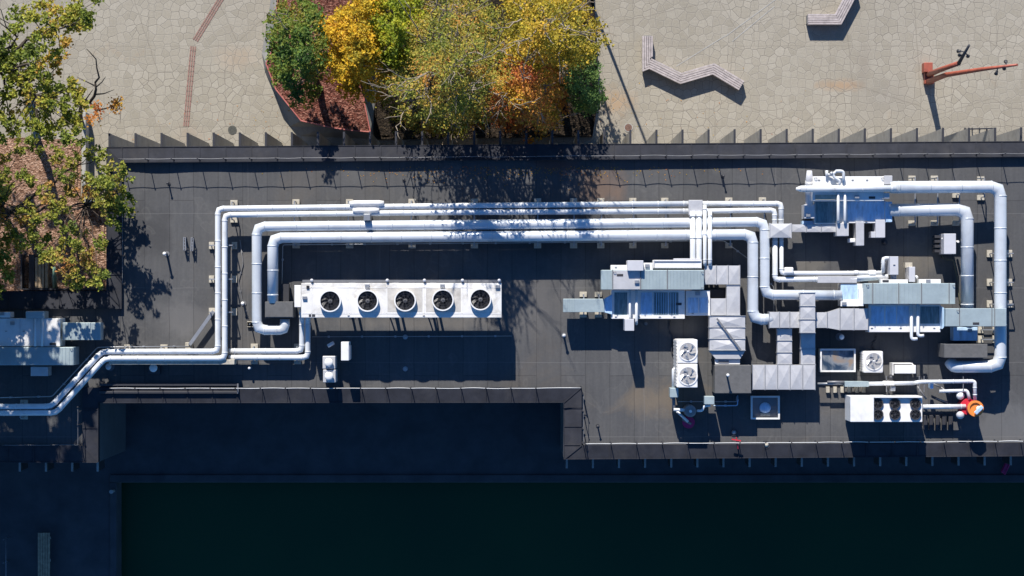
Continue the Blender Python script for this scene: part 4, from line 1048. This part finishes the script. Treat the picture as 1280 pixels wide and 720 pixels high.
# vent caps
def vent(px, py, z, r, label, m='white', stem='midgrey', group='slim vent pipes'):
    x, y, _ = P(px, py, z); t = thing('vent_pipe', label, 'vent pipe', (x, y, 0), group)
    MB().cyl(x, y, r*.6, 0, z, 10).cyl(x, y, r*1.5, 0.001, .03, 12).build('stem', stem, t); MB().dome(x, y, r, z-.02, r*.7, 12, 4).build('cap', m, t)
vent(205.3, 317, .66, .075, 'white capped vent pipe left of the vertical thin pipes')
vent(209, 229, .42, .05, 'short dark vent pipe near the upper left roof corner', 'dark', 'dark')
vent(504.3, 224.5, .42, .05, 'short dark vent pipe near the north edge above the dry cooler', 'dark', 'dark')
vent(904.5, 220, .45, .05, 'short dark vent pipe near the north edge right of the junction box', 'dark', 'dark')
vent(705, 419.3, .5, .07, 'white capped vent pipe in the open lit roof left of the middle unit')
vent(910, 469, 1.75, .065, 'white capped vent pipe standing on the grey membrane box')
vent(747.5, 533, .4, .05, 'short dark vent pipe by the step in the south edge', 'dark', 'dark')
vent(303.2, 379.3, .4, .075, 'white ball vent between the thin and thick vertical pipes')
vent(311.5, 460.3, .4, .055, 'tiny white ball vent below the branch pipes')
vent(1052.3, 421.3, .6, .11, 'larger white ball vent above the glazed skylight')
vent(808, 404.5, .3, .05, 'grey vent pipe in the shade below the middle unit', 'midgrey')
vent(506.5, 421.3, .10, .07, 'upper small grey roof drain in the dry cooler shadow', 'strut', 'strut', 'roof drains')
vent(506.5, 461.3, .10, .07, 'lower small grey roof drain in the dry cooler shadow', 'strut', 'strut', 'roof drains')
vent(135.3, 458.3, .4, .13, 'round blue shaded vent cap under the lower left pipes', 'lilac')
vent(1106, 303, .1, .09, 'small dark drain ring right of the upper right damper box', 'dark', 'dark', 'roof drains')
def base_vent(px, py, w, r, label, bm='lilac', z=.55):
    x, y, _ = P(px, py, z); t = thing('square_base_vent', label, 'roof vent', (x, y, 0), 'square based roof vents'); h = w/60
    MB().box(x-h, y-h, x+h, y+h, 0, z-.15).build('curb', bm, t, bevel=.02); MB().box(x-h*.94, y-h*.94, x+h*.94, y+h*.94, z-.15, z-.13).build('lid', bm, t)
    MB().cyl(x, y, r*.8, z-.13, z).build('neck', 'white', t); MB().dome(x, y, r, z, r*.45).build('cap', 'white', t)
base_vent(410.8, 453.2, 15.8, .18, 'upper of two square vents with white domes below the dry cooler', 'silver', 1.0)
base_vent(411.3, 470.3, 15.8, .18, 'lower of two square vents with white domes below the dry cooler', 'silver', 1.0)
base_vent(191.7, 460, 15.5, .17, 'square vent with round cap in shade below the lower left pipes', 'dark', .35)
wb = thing('white_enclosure', 'small upright white enclosure beside the two square vents', 'enclosure', P(431, 439, 0))
MB().pbox(426.3, 427.3, 436, 450.7, .4, 1.35).build('casing', 'white', wb, bevel=.015); MB().pbox(436.2, 432, 437.4, 449.5, .4, 1.25).build('door', 'lilac', wb)
m = MB(); [m.cyl(*P(a, b, .2)[:2], .03, 0, .4, 8) for a, b in ((428, 430), (434, 430), (428, 448), (434, 448))]; m.build('feet', 'dark', wb)
tb = thing('tilted_canister', 'small lilac grey canister lying tilted above the square vents', 'canister', P(413.5, 430.5, 0))
MB().tube([P(410, 432.5, .9), P(417, 428.5, .95)], .075, 12).build('body', 'lilac', tb); MB().tube([P(413.5, 430.5, 0), P(413.5, 430.5, .85)], .025, 8).build('stand', 'dark', tb)
for i, px in enumerate((230.7, 239.8)):
    t = thing('pipe_stand', ['left', 'right'][i]+' of two small grey ladder stands on the open roof near the left pipes', 'pipe stand', P(px, 305, 0))
    m = MB(); 
    for dx in (-1.2, 1.2): m.bar(P(px+dx+i*.6, 296.5+i, .3), P(px+dx, 313+i, .3), .03, .05)
    for q in range(4): m.bar(P(px-1.2, 299+q*4, .3), P(px+1.2, 299+q*4, .3), .02, .02)
    m.build('rails', 'strut', t)
    for py in (297, 313): MB().pbox(px-1.4, py-.8, px+1.4, py+.8, 0, .28).build('foot', 'midgrey', t)
# pump skid by the condensing unit
pk = thing('expansion_tank', 'round grey tank top with small white pipes near the bottom centre right', 'tank', P(863, 514, 0))
x, y, _ = P(863, 514, 1.0)
MB().cyl(x, y, .25, .1, .95, 24).dome(x, y, .25, .95, .08, 24, 4).build('tank', 'midgrey', pk)
MB().cyl(x, y, .06, 1.0, 1.1, 10).build('air_vent', 'white', pk)
MB().tube(fillet([P(842, 512, .9), P(850, 512.3, .9), P(856, 512.5, .9)], .05), .065, 10).build('inlet_pipe', 'jacket', pk)
MB().tube(fillet([P(871, 513.5, .9), P(878, 513.5, .9), P(880, 507.5, .9), P(888, 507, .9)], .08), .05, 10).build('outlet_pipe', 'jacket', pk)
MB().tube([P(846, 514, .7), P(860, 527, .55)], .055, 10).build('drain_pipe', 'jacket', pk)
pump = thing('pump', 'magenta pump below the round grey tank', 'pump', P(861, 528, 0))
x, y, _ = P(861, 528, .4); MB().cyl(x, y, .20, .1, .38, 20).ring(x, y, .26, .19, .25, .30, 20).build('body', 'magenta', pump)
MB().tube([P(853, 524, .42), P(864, 530, .42)], .05, 10).build('motor', 'midgrey', pump)
t = thing('riser_pipe', 'white vertical pipe run left of the two fan condensing unit', 'pipe', P(842, 470, 0))
MB().tube(fillet([P(846.5, 461, .9), P(841.5, 461, .9), P(841.5, 486, .9)], .1, 3), .06, 12).build('jacket', 'jacket', t)
MB().tube([P(842, 496, .8), P(842.5, 512, .8)], .07, 12).build('lower_run', 'midgrey', t)
for bxx, lab, mm in (((837.5, 485, 848, 496.8), 'small pale zinc box on the pipe left of the grey tank', 'teal'), ((880.5, 495.5, 893, 505.5), 'small pale zinc box right of the grey tank', 'teal')):
    t = thing('valve_box', lab, 'valve box', P(bxx[0], bxx[3], 0)); MB().pbox(*bxx, .5, 1.1).build('casing', mm, t, bevel=.015); MB().pbox(bxx[0]+1, bxx[3]-1, bxx[0]+4, bxx[3]+1.5, .5, .9).build('gland', 'strut', t)
conduit('square loop of blue grey conduit right of the small zinc box', [(893, 502, .2), (921.5, 502, .2), (921.5, 497, .2), (922, 497, .2)], .018)
conduit('thin conduit bending up under the grey membrane box', [(892, 507, .15), (922, 507, .15), (922, 494, .15)], .022, 'panel_shadeblue')
conduit('thin grey conduit along the row of small plant at the lower centre right', [(848, 502, .15), (880, 502, .15)], .014)
rr = thing('hose_reel', 'small red valve handle over the south east guard rail', 'valve', P(921, 550, .2))
m = MB(); m.bar(P(914.5, 549, .6), P(926, 551, .6), .05, .05); m.bar(P(920.5, 547, .6), P(922.5, 561, .4), .035, .04); m.build('handle', 'red', rr); MB().cyl(*P(921, 550, .5)[:2], .03, .2, .58, 8).build('stem', 'midgrey', rr)
for i, (px, py, c_) in enumerate(((918, 541, 'strut'), (958, 556, 'pad'))):
    t = thing('roof_drain', ['grey round drain strainer near the red valve handle', 'beige small drain cap on the south east coping'][i], 'roof drain', P(px, py, 0), 'roof drains')
    x, y, _ = P(px, py, .2); MB().dome(x, y, .1, .0 if i == 0 else .17, .1).build('strainer', c_, t); MB().ring(x, y, .16, .1, 0.001 if i == 0 else .17, .03 if i == 0 else .2).build('rim', 'dark', t)
# red separator vessel
rv = thing('pressure_vessel', 'red vessel with orange rim right of the six fan chiller', 'pressure vessel', P(1210, 510, 0))
x, y, _ = P(1210.5, 508.5, .8); MB().cyl(x, y, .33, .15, .8, 26).build('flange', 'red', rv)
x, y, _ = P(1219, 510.5, 1.15); MB().tube([P(1214, 510, .6), P(1219, 510.5, 1.15)], [.30, .30], 26).build('body', 'red', rv)
MB().ring(x, y, .33, .24, 1.12, 1.24, 28).build('rim', 'orange', rv); MB().cyl(x, y, .24, 1.14, 1.17, 24).build('lid', 'orange', rv)
MB().bar(P(1219, 517, 1.3), P(1228, 508, 1.35), .16, .12).build('actuator', 'panel_shadeblue', rv, bevel=.03); MB().dome(*P(1224, 511, 1.3)[:2], .12, 1.25, .14).build('gauge', 'white', rv)
pipe('process_pipe', 'white pipe looping over the top of the red vessel', [(1143, 478.5, .85), (1150, 477.2, .95), (1216, 476.5, .95), (1218.5, 478, .95), (1218.8, 500, .95)], .078, rad=.16, n=3, bands=.6, group='small white pipes by the red vessel')
pipe('process_pipe', 'short white pipe with valves stepping into the red vessel', [(1174, 489, .8), (1209, 488, .8), (1212, 499, .8)], .07, rad=.12, n=3, bands=.45, group='small white pipes by the red vessel')
pipe('process_pipe', 'white pipe between the six fan chiller and the red vessel', [(1153.5, 508.5, .8), (1207, 508, .8)], .095, rad=.1, bands=.5, group='small white pipes by the red vessel')
for px, py, lab in ((1200.5, 494.5, 'upper white ball tank beside the red vessel'), (1200.5, 518.8, 'lower white ball tank beside the red vessel')):
    t = thing('ball_tank', lab, 'tank', P(px, py, 0), 'ball tanks beside the red vessel'); x, y, _ = P(px, py, .75)
    MB().dome(x, y, .17, .72, .17, 18, 5, full=True).build('ball', 'lilac' if py > 500 else 'white', t); MB().cyl(x, y, .05, 0, .6, 10).build('stand', 'midgrey', t)
vt2 = thing('valve_train', 'row of white and blue grey valves between the two skylights and the red vessel', 'valve train', P(1110, 479, 0))
MB().tube([P(1022, 479.5, .6), P(1056, 479.5, .6)], .045, 10).build('thin_pipe', 'strut', vt2)
MB().tube([P(1034, 477.5, .7), P(1055, 477.5, .7)], .05, 10).build('thin_pipe', 'midgrey', vt2)
MB().pbox(1056, 476.8, 1086, 483.5, .3, .75).build('tray', 'teal', vt2, bevel=.01)
MB().tube([P(1086, 479.8, .8), P(1143, 478.8, .8)], .085, 12).build('run_pipe', 'jacket', vt2)
MB().pbox(1105, 476.5, 1119, 482, .5, 1.0).build('valve_body', 'white', vt2, bevel=.05); MB().pbox(1113, 483, 1119.5, 489, .4, .9).build('valve_body', 'strut', vt2, bevel=.03)
MB().dome(*P(1114.5, 472.5, .8)[:2], .14, .6, .2).build('actuator', 'dark', vt2)
for px in (1108, 1149, 1155, 1204): MB().bar(P(px, 470, .95), P(px, 490, .95), .03, .05).build('hanger', 'midgrey', vt2)
m = MB()
for a, b in (((1108, 484), (1112, 494)), ((1146, 482), (1158, 499)), ((1163, 478), (1176, 484)), ((1176, 484), (1187, 492)), ((1170, 498), (1185, 503))): MB().tube([P(*a, .4), P(*b, .4)], .035, 8).build('small_bore_pipe', 'midgrey', vt2)
MB().pbox(1162.5, 477.5, 1167, 486, .5, .85).build('strainer', 'panel_shadeblue', vt2, bevel=.03)
# timber sleepers
for gname, xs, y0, y1, lab in (('low sleepers under the valve row', (1035, 1044, 1053, 1062, 1071, 1080), 483.5, 491, 'short brown grey sleeper in the row under the valve train'), ('sleepers below the red vessel', (1157, 1164, 1172, 1180, 1188), 519, 537, 'dark sleeper in the row between the chiller and the red vessel')):
    proto = None
    for px in xs:
        t = thing('roof_sleeper', lab, 'sleeper', P(px, y1, 0), gname)
        MB().pbox(px-2.2, y0, px+2.2, y1, .001, .16).build('timber', 'pad' if y0 < 500 else 'dark', t, bevel=.012)
        MB().pbox(px+2.3, y0+1, px+3.0, y1-1, .001, .22).build('angle', 'dark', t)

# ------------------------------------------------------------------ trees
def branch(mb, a, b, ra, rb, wob=.12, seg=5, sides=6):
    a = Vector(a); b = Vector(b); L = (b-a).length; pts = []; rr = []
    for i in range(seg+1):
        f = i/seg; p = a.lerp(b, f); k = sin(pi*f)*wob*L
        p += Vector((random.uniform(-1, 1), random.uniform(-1, 1), random.uniform(-.4, .8)))*k*.5
        pts.append(p); rr.append(ra*(1-f)+rb*f)
    mb.tube(pts, rr, sides); return pts
def make_tree(name, label, base, blobs, leafmat, bark='bark', leaf=.10, dens=70, trunk_r=.16, group=None, nl=7, bare=0, bare_len=1.6, spread=.28, fork=.45, flat=.75):
    base = Vector(base)
    t = thing(name, label, 'tree', base, group)
    cs = [Vector(P(b[0], b[1], b[2])) for b in blobs]
    cen = sum(cs, Vector((0, 0, 0)))/len(cs); ztop = max(c.z for c in cs)
    tr = MB(); f0 = base+(cen-base)*fork; f0.z = base.z+(cen.z-base.z)*fork
    tp_ = branch(tr, base, f0, trunk_r, trunk_r*.75, .05, 4, 9)
    lead = cen.copy(); lead.z = cen.z+(ztop-cen.z)*.3
    tp2 = branch(tr, f0, lead, trunk_r*.72, trunk_r*.35, .08, 5, 8)
    nodes = tp2[:]
    limbs = random.sample(cs, min(nl, len(cs)))
    for L_ in limbs:
        s0 = random.choice(tp2[:4]); e = s0.lerp(L_, .82); e.z -= .25
        nodes += branch(tr, s0, e, trunk_r*.45, trunk_r*.14, .14, 6, 6)[2:]
    tw = MB()
    for c in cs:
        nn = min(nodes, key=lambda q: (q-c).length+max(0, q.z-c.z)*1.5)
        branch(tw, nn, c, .026, .009, .16, 4, 4)
    for i in range(bare):
        c = random.choice(cs); nn = min(nodes, key=lambda q: (q-c).length)
        d = (c-cen); d = d.normalized() if d.length > .01 else Vector((0, 0, 1))
        e = c+d*bare_len*random.uniform(.2, .5)+Vector((random.uniform(-.6, .6), random.uniform(-.6, .6), random.uniform(.9, 1.8)))*bare_len*.5
        pp = branch(tw, nn, e, .045, .012, .12, 6, 5)
        for k in range(4):
            q = random.choice(pp[2:]); branch(tw, q, q+(e-nn)*.25+Vector((random.uniform(-.5, .5), random.uniform(-.5, .5), random.uniform(.1, .6))), .02, .008, .1, 3, 4)
    tr.v += []; tr.build('trunk', bark, t)
    tw.build('branches', 'bark_pale' if bare else bark, t)
    lf = MB(); V = lf.v; Fc = lf.f
    for b, c in zip(blobs, cs):
        R = b[3]/30.0*1.05
        k = int(dens*(R/.33)**2)
        # sub sprays make the clump lumpy
        subs = [c+Vector((random.gauss(0, .55), random.gauss(0, .55), random.gauss(0, .4)))*R for _ in range(5)]
        for i in range(k):
            s_ = random.choice(subs); p = s_+Vector((random.gauss(0, 1), random.gauss(0, 1), random.gauss(0, flat)))*R*spread
            sz = leaf*random.uniform(.65, 1.3)
            nrm = Vector((random.gauss(0, .55), random.gauss(.15, .55), 1)).normalized()
            u = nrm.orthogonal().normalized(); an = random.uniform(0, 2*pi); w_ = nrm.cross(u)
            d1 = u*cos(an)+w_*sin(an); d2 = nrm.cross(d1); n0 = len(V)
            dr = nrm*(-.18*sz)
            V.append(tuple(p-d1*sz*.6+dr)); V.append(tuple(p+d2*sz*.42)); V.append(tuple(p+d1*sz*.6+dr)); V.append(tuple(p-d2*sz*.42))
            Fc.append([n0, n0+1, n0+2, n0+3])
    lf.m = [0]*len(Fc); lf.s = [False]*len(Fc)
    lf.build('crown', leafmat, t)
    return t
def ell(cx, cy, rx, ry, z0, z1, n, r0, r1, power=1.0, holes=0.0, zf=None):
    """clumps spread over a dome: low at the rim, high in the middle"""
    out = []; tries = 0
    while len(out) < n and tries < n*30:
        tries += 1
        a = random.uniform(0, 2*pi); q = sqrt(random.random()); 
        wob = 1+.16*sin(3*a+cx)+.10*sin(5*a+cy)
        x = cx+rx*q*cos(a)*wob; y = cy+ry*q*sin(a)*wob
        if holes and noise.noise(Vector((x*.06, y*.06, cx))) > .5-holes: continue
        top = z0+(z1-z0)*(1-q**2)**power
        z = top-abs(random.gauss(0, .28))*(z1-z0)
        z = max(z, z0-.8)
        out.append((x, y, z, random.uniform(r0, r1)))
    return out
Lgreen = leaf_material('oak_leaves_olive', [(.10, .14, .025), (.20, .25, .035), (.31, .34, .045), (.42, .38, .05), (.50, .30, .06)])
Lorng = leaf_material('oak_leaves_turning', [(.10, .14, .025), (.21, .25, .035), (.34, .34, .05), (.42, .32, .07), (.50, .24, .08)], .6)
Ldark = leaf_material('maple_leaves_dark_green', [(.05, .11, .022), (.10, .18, .03), (.19, .25, .035), (.24, .25, .04), (.36, .22, .035)], .7)
Lgold = leaf_material('maple_leaves_golden', [(.28, .26, .03), (.54, .39, .03), (.74, .48, .03), (.76, .46, .035), (.66, .30, .04)], .6)
Llime = leaf_material('maple_leaves_lime', [(.12, .18, .02), (.24, .31, .02), (.42, .42, .025), (.62, .48, .03)], .6)
Lolive = leaf_material('sparse_leaves_olive_orange', [(.12, .17, .025), (.25, .27, .045), (.38, .34, .05), (.52, .35, .06), (.54, .25, .05)], .8)
Lamber = leaf_material('maple_leaves_amber', [(.22, .21, .03), (.42, .34, .03), (.60, .42, .04), (.64, .34, .05)], .5)
Lrust = leaf_material('maple_leaves_rust_orange', [(.50, .42, .03), (.64, .38, .04), (.64, .28, .05), (.56, .20, .05), (.48, .11, .05)], .5)
Lbush = leaf_material('pine_needles_green', [(.08, .16, .045), (.14, .25, .06), (.24, .32, .08)], .8)

L1 = [(60,8),(95,15),(118,3),(20,10),(45,15),(52,22),(75,18),(90,20),(105,22),(8,42),(25,40),(48,43),(70,35),(88,30),(103,32),(5,52),(20,60),(45,60),(40,68),(80,52),(75,65),(78,75),
 (10,90),(15,100),(25,85),(50,78),(60,72),(35,100),(55,90),(60,100),(45,95),(70,108),(88,108),(95,112),(30,110),(35,118),(50,125),(65,122),(80,125),(95,125),(100,135),(10,125),(20,135),(60,135),(85,140),(40,138),
 (10,150),(30,150),(45,155),(60,150),(75,155),(90,160),(100,165),(15,165),(40,170),(5,175),(65,170),(85,175),(50,162),(38,15),(30,25),(98,8),(110,28),(62,40),(12,72),(28,70)]
L2 = [(25,185),(45,185),(75,190),(95,190),(110,195),(125,195),(105,180),(70,200),(88,205),(5,215),(10,230),(35,215),(38,222),(80,218),(90,222),(110,225),(120,230),(135,215),(150,212),(155,220),(140,230),(125,240),(130,225),
 (5,245),(55,240),(88,240),(105,235),(115,245),(125,255),(135,250),(145,245),(150,255),(155,262),(145,270),(60,250),(142,280),(158,248),(35,262),(45,270),(65,268),(75,258),(25,270),(40,285),(10,285),(20,295),(5,300),(15,305),(35,300),(55,300),(50,310),(75,305),(90,300),(95,290),(85,285),
 (60,320),(75,325),(100,310),(110,320),(105,330),(95,340),(115,335),(120,345),(90,350),(5,335),(10,350),(100,355),(3,320),(120,310),(85,335)]
def zs(l, z0, z1, r): return [(a+random.uniform(-2, 2), b+random.uniform(-2, 2), random.uniform(z0, z1), random.uniform(r*.75, r*1.15)) for a, b in l]
off1 = [(random.uniform(-110, -4), random.uniform(-30, 180)) for _ in range(95)]
off2 = [(random.uniform(-110, -4), random.uniform(180, 370)) for _ in range(115)]
make_tree('oak_tree', 'olive green oak tree in the upper left corner above the bark bed', P(28, 95, GZ), zs(L1, -.4, 3.0, 9.4)+zs(off1, -.5, 4, 10), Lgreen, leaf=.125, dens=120, trunk_r=.2, group='oak trees at the left edge', nl=12, fork=.5)
make_tree('oak_tree', 'turning oak tree at the left edge reaching over the roof corner', P(30, 262, GZ), zs(L2, 1.0, 3.4, 8.8)+zs(off2, 1.2, 4.2, 10), Lorng, leaf=.125, dens=112, trunk_r=.2, group='oak trees at the left edge', nl=14, fork=.5)
off3 = [(random.uniform(-260, -40), random.uniform(90, 470), random.uniform(4.5, 9.5), random.uniform(9, 14)) for _ in range(270)]
make_tree('tall_oak_tree', 'tall oak just beyond the left frame edge shading the lower left roof', P(-150, 300, GZ), off3, Lgreen, leaf=.2, dens=55, trunk_r=.3, nl=16, fork=.5)
# bare twig with a few orange leaves
tw = thing('bare_tree', 'nearly bare dark sapling with a tuft of orange leaves on the plaza side', 'tree', P(103, 152, GZ))
m = MB()
def B(pts, r0, r1):
    w = [P(*p) for p in pts]; n = len(w); m.tube(w, [r0+(r1-r0)*i/(n-1) for i in range(n)], 6)
B([(103, 156, GZ), (100, 140, -3), (103, 124, -.5), (112, 128, .2), (118, 120, .5), (120, 112, .8), (119, 103, 1)], .09, .045)
B([(119, 103, 1), (124, 97, 1.2), (121, 85, 1.4), (120, 74, 1.5), (113, 66, 1.6), (108, 61, 1.7)], .045, .012)
B([(119, 110, .8), (128, 102, 1), (132, 96, 1.1)], .03, .01); B([(119, 118, .6), (130, 117, .8), (143, 112, 1)], .035, .01); B([(118, 107, .9), (108, 102, 1), (96, 96, 1.2)], .03, .01)
B([(112, 128, .2), (120, 138, .3), (135, 135, .4), (148, 128, .5), (152, 120, .7)], .05, .012); B([(120, 138, .3), (126, 152, .3)], .03, .012); B([(107, 125, 0), (116, 112, .5)], .03, .015)
B([(148, 128, .5), (151, 140, .4), (150, 155, .4)], .015, .006)
m.build('trunk', 'bark', tw)
lf = MB()
for cx_, cy_, k in ((143, 134, 90), (147, 128, 60), (122, 133, 55), (112, 150, 45), (120, 145, 30)):
    for _ in range(k):
        p = Vector(P(cx_, cy_, .5))+Vector((random.gauss(0, .13), random.gauss(0, .13), random.gauss(0, .1))); s_ = .055*random.uniform(.6, 1.2); a = random.uniform(0, 6.28)
        d = Vector((cos(a), sin(a), random.uniform(-.3, .3)))*s_; e = Vector((-sin(a), cos(a), random.uniform(-.3, .3)))*s_*.7
        lf.quad(tuple(p-d), tuple(p+e), tuple(p+d), tuple(p-e))
lf.build('crown', Lrust, tw)

make_tree('maple_tree', 'slim dark green maple at the left end of the red mulch bed', P(400, 112, GZ+.7), ell(374, 64, 35, 62, -1.6, 3.4, 125, 7, 10.5, .8), Ldark, leaf=.11, dens=85, trunk_r=.17, group='autumn trees behind the roof', nl=8, bare=3, bare_len=.8)
make_tree('maple_tree', 'golden yellow maple right of the dark green one', P(452, 95, GZ+.7), ell(445, 48, 35, 74, -1.6, 2.6, 150, 7, 10.5, .8), Lgold, leaf=.11, dens=85, trunk_r=.16, group='autumn trees behind the roof', nl=8)
make_tree('maple_tree', 'lime green maple squeezed between the golden tree and the large olive tree', P(495, 40, GZ+.3), ell(496, 32, 38, 72, -2.5, 2.6, 140, 7, 11, .7), Llime, leaf=.105, dens=80, trunk_r=.16, group='autumn trees behind the roof', nl=8)
make_tree('large_tree', 'large thinning olive and orange tree with pale bare branches in the centre', P(585, 70, GZ+.3), ell(566, 82, 84, 90, -2.4, 7.2, 400, 6, 11, .8, .05), Lolive, leaf=.09, dens=66, trunk_r=.26, group='autumn trees behind the roof', nl=22, bare=44, bare_len=1.7, spread=.42)
make_tree('large_tree', 'amber yellow tree at the upper right of the tree group', P(690, 40, GZ+.3), ell(680, 38, 59, 68, -2.4, 6.4, 255, 7, 11, .8), Lamber, leaf=.10, dens=70, trunk_r=.22, group='autumn trees behind the roof', nl=14, bare=26, bare_len=1.7, spread=.38)
make_tree('maple_tree', 'rust orange tree at the lower right of the tree group', P(655, 105, GZ+.3), ell(652, 108, 56, 62, -2.4, 4.4, 230, 7, 11, .8), Lrust, leaf=.10, dens=70, trunk_r=.2, group='autumn trees behind the roof', nl=12, bare=28, bare_len=1.6, spread=.38)
make_tree('pine_tree', 'small dark green tree on the right flank of the orange tree', P(730, 105, GZ+.3), ell(728, 104, 27, 38, -3.4, .6, 85, 5, 8.5, .7), Lbush, leaf=.08, dens=95, trunk_r=.12, group='autumn trees behind the roof', nl=6)
# fallen leaves
fl_ = MB()
for _ in range(900):
    if random.random() < .5: x, y, z = P(random.gauss(640, 110), 208+abs(random.gauss(0, 9)), .012); 
    else: x, y, z = P(random.gauss(560, 170), random.gauss(150, 25), GZ+.02)
    if z > 0 and y > Y(207): continue
    if z > 0 and y < Y(250): continue
    s_ = random.uniform(.015, .032); a = random.uniform(0, 6.28); d = Vector((cos(a), sin(a), .15))*s_; e = Vector((-sin(a), cos(a), .1))*s_*.7; p = Vector((x, y, z))
    fl_.quad(tuple(p-d), tuple(p+e), tuple(p+d), tuple(p-e))
o = fl_.build('fallen_leaves', Lrust); o['kind'] = 'stuff'; o['label'] = 'scattered fallen leaves on roof edge and paving'; o['category'] = 'leaves'

# ------------------------------------------------------------------ light, sky, camera
sd = Vector((-.33, 1.5, 1.0)).normalized()
el = math.asin(sd.z); rot = math.atan2(sd.x, sd.y)
W = bpy.data.worlds.new('World'); S.world = W; W.use_nodes = True
nt = W.node_tree; bg = nt.nodes['Background']; sky = nt.nodes.new('ShaderNodeTexSky'); sky.sky_type = 'NISHITA'; sky.sun_disc = False
sky.sun_elevation = el; sky.sun_rotation = rot; sky.altitude = 100; sky.air_density = 1.0; sky.dust_density = .2; sky.ozone_density = 9.0
nt.links.new(mixc(nt, 1.0, sky.outputs[0], (.68, 1.0, 1.18), 'MULTIPLY'), bg.inputs[0]); bg.inputs[1].default_value = .08
sl = bpy.data.lights.new('sun', 'SUN'); sl.energy = 5.0; sl.angle = radians(.53); sl.color = (1, .945, .87)
so = bpy.data.objects.new('sun', sl); COL.objects.link(so); so.rotation_euler = sd.to_track_quat('Z', 'Y').to_euler(); so.location = (0, 20, 40)
cam = bpy.data.cameras.new('camera'); co = bpy.data.objects.new('camera', cam); COL.objects.link(co); co.location = (0, 0, H)
cam.sensor_width = 36; cam.lens = 36*F/1280; cam.clip_end = 2000; S.camera = co
S.view_settings.view_transform = 'Standard'; S.view_settings.look = 'None'; S.view_settings.gamma = 1; S.view_settings.exposure = .56
S.cycles.max_bounces = 6; S.cycles.use_denoising = True
